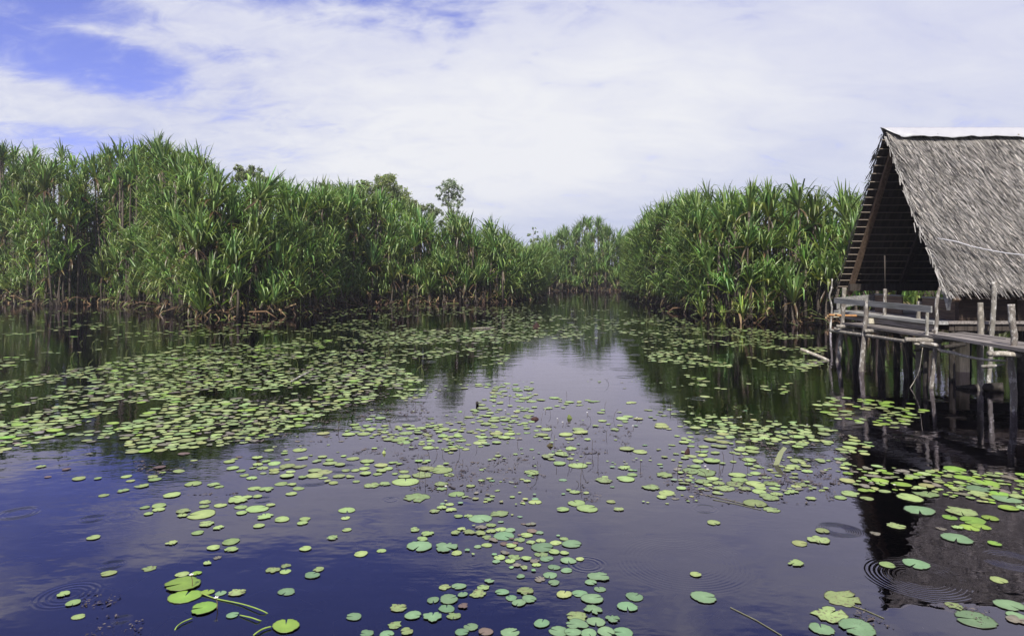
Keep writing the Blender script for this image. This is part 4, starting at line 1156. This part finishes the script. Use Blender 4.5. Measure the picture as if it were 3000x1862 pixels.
ZONES = [  # polygon in the photograph, tries, clumpiness threshold, scale, tones, pad diameter range
    ([(-150, 1125), (0, 1120), (250, 1075), (600, 1020), (900, 1000), (1150, 1060), (1240, 1115), (1130, 1165), (980, 1200), (850, 1262), (720, 1300), (420, 1325), (0, 1345), (-150, 1345)], 11000, .36, 1.0, 'ggggyyylssbb', (.10, .25)),
    ([(350, 1020), (480, 1050), (900, 985), (1000, 1000), (700, 1060), (300, 1085)], 900, .40, 1.0, 'lllyyg', (.12, .24)),
    ([(-150, 910), (1050, 905), (1250, 960), (1300, 1050), (900, 1000), (300, 1060), (-150, 1110)], 4200, .52, .55, 'gggyyls', (.12, .27)),
    ([(950, 880), (1600, 862), (1840, 858), (1990, 920), (2050, 960), (1900, 985), (1600, 1000), (1100, 1020)], 5200, .50, .4, 'gggggyyb', (.12, .26)),
    ([(1000, 960), (1450, 980), (1500, 1060), (1300, 1110), (1000, 1060)], 1000, .52, .8, 'ggyb', (.10, .2)),
    ([(1860, 960), (2060, 945), (2420, 985), (2420, 1060), (2350, 1090), (1900, 1060)], 3200, .47, .7, 'gggyyu', (.10, .22)),
    ([(2000, 1060), (2330, 1090), (2300, 1160), (2020, 1130)], 420, .50, .9, 'ggyl', (.10, .2)),
    ([(2370, 1180), (2450, 1160), (2690, 1185), (2720, 1210), (2620, 1260), (2440, 1230)], 330, .30, 2.0, 'llgys', (.11, .24)),
    ([(2040, 1215), (2200, 1225), (2420, 1245), (2560, 1300), (2530, 1335), (2350, 1310), (2150, 1290), (2060, 1250)], 700, .34, 1.8, 'gggggsy', (.10, .22)),
    ([(1180, 1130), (1560, 1120), (1560, 1270), (1330, 1330), (1150, 1290), (1000, 1270)], 900, .40, 1.1, 'ggggys', (.08, .22)),
    ([(1530, 1150), (2100, 1160), (2260, 1270), (2350, 1400), (1900, 1460), (1600, 1400)], 700, .55, 1.2, 'gggys', (.08, .24)),
    ([(830, 1260), (1180, 1240), (1330, 1360), (1000, 1420), (700, 1380)], 300, .52, 1.3, 'gggys', (.08, .22)),
    ([(1960, 1350), (2200, 1335), (2480, 1340), (2560, 1410), (2300, 1460), (2000, 1440)], 420, .44, 1.7, 'gggssb', (.06, .2)),
    ([(2440, 1380), (2560, 1365), (2760, 1375), (3000, 1390), (3100, 1400), (3100, 1500), (2960, 1490), (2700, 1440), (2520, 1440)], 900, .30, 2.0, 'llggsyb', (.06, .2)),
    ([(1230, 1460), (1500, 1500), (1660, 1580), (1560, 1690), (1420, 1640), (1250, 1560)], 120, .45, 2.0, 'nnsbr', (.04, .12)),
    ([(700, 1200), (1300, 1080), (2000, 1100), (2300, 1250), (2050, 1480), (1300, 1480), (900, 1420)], 900, .50, 1.6, 'ggnysb', (.035, .10)),
    ([(-100, 1300), (700, 1330), (900, 1400), (500, 1420), (-100, 1400)], 60, .5, 1.0, 'gyr', (.08, .16)),
]
KM = [pad_arrays(900 + i, 'g', False, 11) for i in range(5)] + [pad_arrays(950 + i, 's', True, 12) for i in range(3)]
PV, PF, PC = [], [], []; npad = 0
for (poly, tries, thr, sc, tones, dr) in ZONES:
    us = [a for a, b in poly]; vs = [b for a, b in poly]
    Ym = H * F / (min(vs) - HV); 
    for k in range(tries):
        u = RNG.uniform(min(us), max(us)); v = RNG.uniform(min(vs), max(vs))
        if not inside(u, v, poly): continue
        c = G(u, v)
        if VN(c.x * sc + 20, c.y * sc * .8 + 20) < thr + RNG.normal(0, .05): continue
        r = (dr[0] + (dr[1] - dr[0]) * RNG.random() ** 1.9) * .45
        if near(c.x, c.y, r, .78): continue
        put(c.x, c.y, r)
        tone = tones[RNG.integers(len(tones))]
        V, fs, C = KM[RNG.integers(5, 8)] if tone in 'sb' else KM[RNG.integers(0, 5)]
        a = RNG.uniform(0, 6.28); ca, sa = math.cos(a), math.sin(a)
        tx, ty = RNG.normal(0, .02, 2)
        X = V[:, 0] * ca - V[:, 1] * sa; Y_ = V[:, 0] * sa + V[:, 1] * ca
        P = np.stack([c.x + X * r, c.y + Y_ * r, V[:, 2] * r + X * r * tx + Y_ * r * ty + .003 + .007 * RNG.random() - (.02 if tone == 'u' else 0)], 1)
        o = sum(len(q) for q in PV) if False else npad
        PV.append(P); PF += [tuple(int(i) + npad for i in f) for f in fs]; npad += len(P)
        base = np.array(TONES[tone]) * RNG.uniform(.78, 1.22) * (1 + RNG.normal(0, .05, 3))
        Cc = C.copy(); Cc[:, :3] = C[:, :3] * (base / np.array(TONES['s' if tone in 'sb' else 'g'])); Cc[:, 3] = np.clip(SPOT[tone] + RNG.normal(0, .12), 0, 1)
        PC.append(Cc)
V = np.concatenate(PV); C = np.concatenate(PC)
me = bpy.data.meshes.new('far_lily_pads'); me.from_pydata(V.tolist(), [], PF); me.update()
ca = me.color_attributes.new('Col', 'FLOAT_COLOR', 'POINT'); ca.data.foreach_set('color', C.astype('f').ravel())
tag(link('far_lily_pads', me, M['pad']), 'countless small lily pads drifting over the middle and far water', 'lily pads', kind='stuff')
print('plants', len(PLANTS), 'ind', len(IND), 'pads', len(PADS), 'stuff pads', len(PV))

# stalks of the big bottom-left pads
def near_pad(px, py):
    u, v = px / 2.436, 1362 + py / 2.436
    return min(range(len(PADS)), key=lambda i: math.hypot(PADS[i][0] - u, PADS[i][1] - v))
def stalk(i, pts, r=.006):
    o = PAD_OBJ[i]; L = []
    for (px, py, z) in pts: L.append(G(px / 2.436, 1362 + py / 2.436, z))
    mb = curve(L, r, sides=6); inv = (Matrix.LocRotScale(o.location, o.rotation_euler, o.scale)).inverted()
    mb.v = [tuple(inv @ Vector(p)) for p in mb.v]; mb.c = [(.17, .24, .05)] * len(mb.v)
    link('stalk', mb.mesh('stalk', True), M['weed'], o)
stalk(near_pad(2040, 1150), [(1935, 1150, .01), (1880, 1165, .012), (1830, 1195, .01), (1790, 1230, -.02)], .007)
stalk(near_pad(1660, 1072), [(1712, 1068, .006), (1790, 1085, .012), (1850, 1105, .008), (1910, 1125, -.05)], .0055)
stalk(near_pad(1480, 907), [(1440, 912, .01), (1540, 950, .004), (1700, 982, .008), (1800, 1010, .014), (1890, 1045, .01), (1960, 1090, -.05)], .0055)
stalk(near_pad(1455, 1022), [(1372, 1090, .01), (1300, 1120, .01), (1255, 1160, .005), (1235, 1225, -.03)], .0055)

# flowers
def flower(u, v, z, s, label):
    c = G(u, v, z); mb = MB()
    for k in range(5):
        a = k * 2 * math.pi / 5 + u; ca, sa = math.cos(a), math.sin(a)
        d = Vector((ca, sa, 0)); w = Vector((-sa, ca, 0))
        mb.add([c, c + d * s * .5 + w * s * .3 + Vector((0, 0, s * .25)), c + d * s + Vector((0, 0, s * .4)), c + d * s * .5 - w * s * .3 + Vector((0, 0, s * .25))], [(0, 1, 2, 3)], (.86, .86, .86))
    mb.tube([c + Vector((0, 0, .002)), c + Vector((0, 0, s * .3))], s * .12, 6, col=(.75, .6, .12))
    root = Vector((c.x, c.y, 0))
    e = thing('water_flower', label, 'flower', root, 'small white flowers on the water')
    part('petals', mb, M['flower'], e, root)
    sm = MB().tube([(c.x, c.y, z), (c.x + .01, c.y, z * .5), (c.x, c.y, -.08)], .0028, 5, col=(.13, .10, .05))
    part('stem', sm, M['weed'], e, root)
flower(560, 1684, .085, .019, 'white flower on a stem above the large lime pad'); flower(633, 1751, .07, .018, 'white flower on a stem right of the lime pads')
for j, (u, v, lb) in enumerate([(1480, 1201, 'leftmost white flower among the pads of the open centre'), (1507, 1204, 'white flower just right of the leftmost central one'), (1597, 1200, 'white flower above a pale pad at the open centre'),
        (1633, 1226, 'white flower on the water below the centre pads'), (1648, 1236, 'white flower touching a green pad at the centre'), (1720, 1208, 'white flower beside the upturned leaf'), (1866, 1223, 'white flower on the open water right of centre'),
        (1854, 1247, 'white flower over the single pad right of centre'), (2066, 1365, 'upper of two white flowers at the speckled right drift'), (2073, 1374, 'lower of two white flowers at the speckled right drift'),
        (2171, 1221, 'white flower above the right drift of pads'), (2179, 1240, 'white flower in the middle of the right drift'), (2365, 1244, 'white flower at the right end of the right drift'), (2620, 1420, 'white flower on the bright pad in the roof reflection'),
        (1306, 1424, 'tiny white flower on the large pad left of centre'), (28, 952, 'white flower far left near the thicket edge'), (315, 933, 'left white flower before the jutting thicket'), (335, 934, 'right white flower before the jutting thicket'),
        (505, 1040, 'left white flower in the lime pad strip'), (540, 1033, 'middle white flower in the lime pad strip'), (575, 1045, 'right white flower in the lime pad strip'), (345, 1060, 'white flower at the left end of the lime strip')]):
    flower(u, v, .035, .017 if v > 1100 else .026, lb)

# upturned and dead leaves standing out of the water
def upturned(u, v, w, h, col, label, lean):
    c = G(u, v); k = c.y / F; w *= k; h *= k; mb = MB(); n = 7; vs = []; fs = []
    for i in range(n + 1):
        t_ = i / n
        for j in (-1, -.33, .33, 1):
            hw = w / 2 * math.sin(math.pi * (.12 + .88 * (1 - t_)) * .5) ** .8
            vs.append((c.x + j * hw + lean * h * t_, c.y + .25 * w * j * j, -.03 + (h + .03) * t_ - .15 * h * abs(j) * t_))
    for i in range(n):
        for j in range(3): fs.append((i * 4 + j, i * 4 + j + 1, i * 4 + 5 + j, i * 4 + 4 + j))
    single('upturned_leaf', mb.add(vs, fs, col), M['weed'], label, 'leaf', c, 'leaves standing out of the water')
upturned(1571, 960, 22, 16, (.035, .018, .016), 'dark pointed leaf standing up in the far channel', .1)
upturned(1671, 1226, 17, 13, (.12, .15, .045), 'dull green leaf turned up among the centre pads', -.3)
upturned(1566, 1229, 30, 9, (.045, .022, .02), 'dark brown curled leaf on the open centre water', .2)
upturned(1610, 1307, 24, 10, (.06, .05, .025), 'dark curled leaf below the centre pads', .3)
upturned(758, 1357, 22, 9, (.02, .015, .015), 'small black curled leaf left of centre', -.4)
upturned(2012, 1328, 18, 18, (.04, .02, .018), 'dark folded leaf at the edge of the right drift', .3)
upturned(1123, 1328, 14, 10, (.28, .34, .12), 'pale green leaf folded up left of the centre', .2)
b0, b1 = G(2274, 1362, .0), G(2302, 1351, .0); b1.z = .15
mb = MB().add([b0 + Vector((-.035, 0, 0)), b0 + Vector((.035, .01, 0)), (b0 + b1) / 2 + Vector((.035, .01, .05)), (b0 + b1) / 2 + Vector((-.035, 0, .05)), b1 + Vector((.025, .02, 0)), b1 + Vector((-.02, .02, .02))], [(0, 1, 2, 3), (3, 2, 4, 5)], (.15, .165, .09))
single('reed_blade', mb, M['weed'], 'dry striped reed blade jutting from the right drift of pads', 'leaf', b0, smooth=False)

# floating scraps, twigs, and weed under the surface
mb = MB(); g = np.random.default_rng(9)
def scraps(u0, v0, u1, v1, n, thr=.5, col=((.03, .022, .02), (.06, .045, .04), (.085, .07, .06))):
    for _ in range(int(n * 1.9)):
        u = g.uniform(u0, u1); v = g.uniform(v0, v1); c = G(u, v)
        if VN(c.x * 1.6 + 5, c.y * 1.3 + 40) < thr + .05 or VN(c.x * 7 + 5, c.y * 5 + 9) < .47: continue
        a = g.uniform(0, 6.28); L = .0035 * math.exp(g.normal(.75, .55)) * min(3.2, c.y / 4.2); w = L * g.uniform(.12, .5); d = Vector((math.cos(a), math.sin(a), 0)); s = Vector((-math.sin(a), math.cos(a), 0))
        c.z = .003 + .003 * g.random()
        mb.add([c - d * L, c + s * w, c + d * L, c - s * w + Vector((0, 0, .004))], [(0, 1, 2, 3)], col[g.integers(len(col))])
scraps(380, 1350, 800, 1450, 1000, .42); scraps(560, 1230, 1000, 1330, 1000, .45); scraps(700, 1150, 1250, 1240, 900, .45); scraps(1000, 1200, 1500, 1330, 900, .48); scraps(1600, 1230, 1850, 1330, 400, .4); scraps(1150, 1330, 1600, 1440, 600, .42); scraps(2150, 1260, 2500, 1420, 900, .4)
scraps(1700, 1380, 2050, 1470, 400, .45); scraps(2000, 1380, 2450, 1480, 500, .45); scraps(230, 1740, 420, 1860, 120, .4); scraps(2500, 1770, 2900, 1850, 260, .45); scraps(1000, 960, 1900, 1010, 500, .5)
scraps(900, 1060, 1260, 1130, 500, .4)
tag(link('floating_scraps', mb.mesh('floating_scraps'), M['debris']), 'dark specks of rotting leaf floating between the pads', 'debris', kind='stuff')
mb = MB()
for j in range(85):
    u = g.uniform(900, 2350); v = g.uniform(1090, 1420) ; c = G(u, v); h = g.uniform(.04, .16); k = g.normal(0, .03)
    mb.tube([(c.x, c.y, -.05), (c.x + k * .5, c.y, h * .6), (c.x + k * 1.6, c.y + k, h)], .0028, 4, col=(.05, .04, .03))
for j in range(140):
    u = g.uniform(150, 1250); v = g.uniform(960, 1130); c = G(u, v); h = g.uniform(.06, .22); k = g.normal(0, .06)
    mb.tube([(c.x, c.y, -.05), (c.x + k * .5, c.y, h * .6), (c.x + k * 1.6, c.y + k, h)], .005, 4, col=(.10, .12, .04))
tag(link('thin_stems', mb.mesh('thin_stems'), M['weed']), 'thin bare stems rising from the water between the pads', 'stems', kind='stuff')
mb = MB()
for j in range(110):
    u = g.uniform(-50, 3050); v = g.uniform(1480, 1880); c = G(u, v); a = g.uniform(0, 6.28); L = g.uniform(.1, .5); z = -g.uniform(.06, .25); cv = g.normal(0, .5)
    pts = []
    for i in range(7):
        t_ = i / 6; pts.append((c.x + math.cos(a + cv * t_) * L * t_, c.y + math.sin(a + cv * t_) * L * t_, z + .03 * math.sin(3 * t_)))
    kk = g.uniform(.5, 1.4); mb.tube(pts, g.uniform(.0022, .005), 4, col=(.16 * kk, .14 * kk, .10 * kk))
for cx, cy, sx, sy, n in ((480, 1835, 330, 40, 520), (1300, 1650, 160, 60, 260), (1350, 1780, 240, 60, 420), (2150, 1800, 220, 70, 420), (2650, 1820, 200, 40, 300), (1120, 1530, 70, 20, 140), (2900, 1460, 130, 50, 260), (1080, 1760, 130, 30, 90)):
    for _ in range(n):
        c = G(g.normal(cx, sx * .5), g.normal(cy, sy * .5)); c.z = -g.uniform(.03, .22)
        a = g.uniform(0, 6.28); L = .0045 * math.exp(g.normal(.3, .5)); d = Vector((math.cos(a), math.sin(a), g.normal(0, .4))); s = Vector((-math.sin(a), math.cos(a), g.normal(0, .4))); kk = g.uniform(.4, 1.5)
        mb.add([c - d * L, c + s * L * .3 + d * L * .3, c + d * L * 1.2, c - s * L * .35], [(0, 1, 2, 3)], (.12 * kk, .09 * kk, .075 * kk))
tag(link('submerged_weed', mb.mesh('submerged_weed'), M['weed']), 'brownish weed and loose stems under the near water', 'water weed', kind='stuff')
mb = MB()
for (a, b, z) in (((2030, 1858), (2132, 1762), -.04), ((2150, 1790), (2180, 1775), -.05), ((2160, 1812), (2180, 1776), -.03), ((2175, 1858), (2221, 1794), -.04), ((1905, 1800), (1948, 1742), -.03), ((1925, 1810), (1982, 1742), -.04), ((2140, 1778), (2290, 1860), .004), ((2070, 1449), (2200, 1480), .004), ((2090, 1462), (2230, 1492), .004), ((2475, 1766), (2590, 1810), .003)):
    p, q = G(*a, z), G(*b, z); mb.tube([p, p.lerp(q, .5) + Vector((.01, .01, 0)), q], .003, 5, col=(.13, .13, .08))
tag(link('drowned_reeds', mb.mesh('drowned_reeds'), M['weed']), 'straight thin reed stalks lying in the near water', 'reeds', kind='stuff')

# ------------------------------------------------------------------ air
hm = bpy.data.materials.new('haze'); hm.use_nodes = True
ht = NT(hm.node_tree); ht.n.clear()
ho = ht.new('ShaderNodeOutputMaterial'); hv = ht.new('ShaderNodeVolumePrincipled')
hv.inputs['Color'].default_value = (.90, .92, 1.0, 1); hv.inputs['Density'].default_value = .0006; hv.inputs['Anisotropy'].default_value = .3
ht.l.new(hv.outputs[0], ho.inputs['Volume'])
tag(link('haze', MB().box((-130, -70, -1.6), (130, 190, 17.0)).mesh('haze'), hm), kind='stuff')
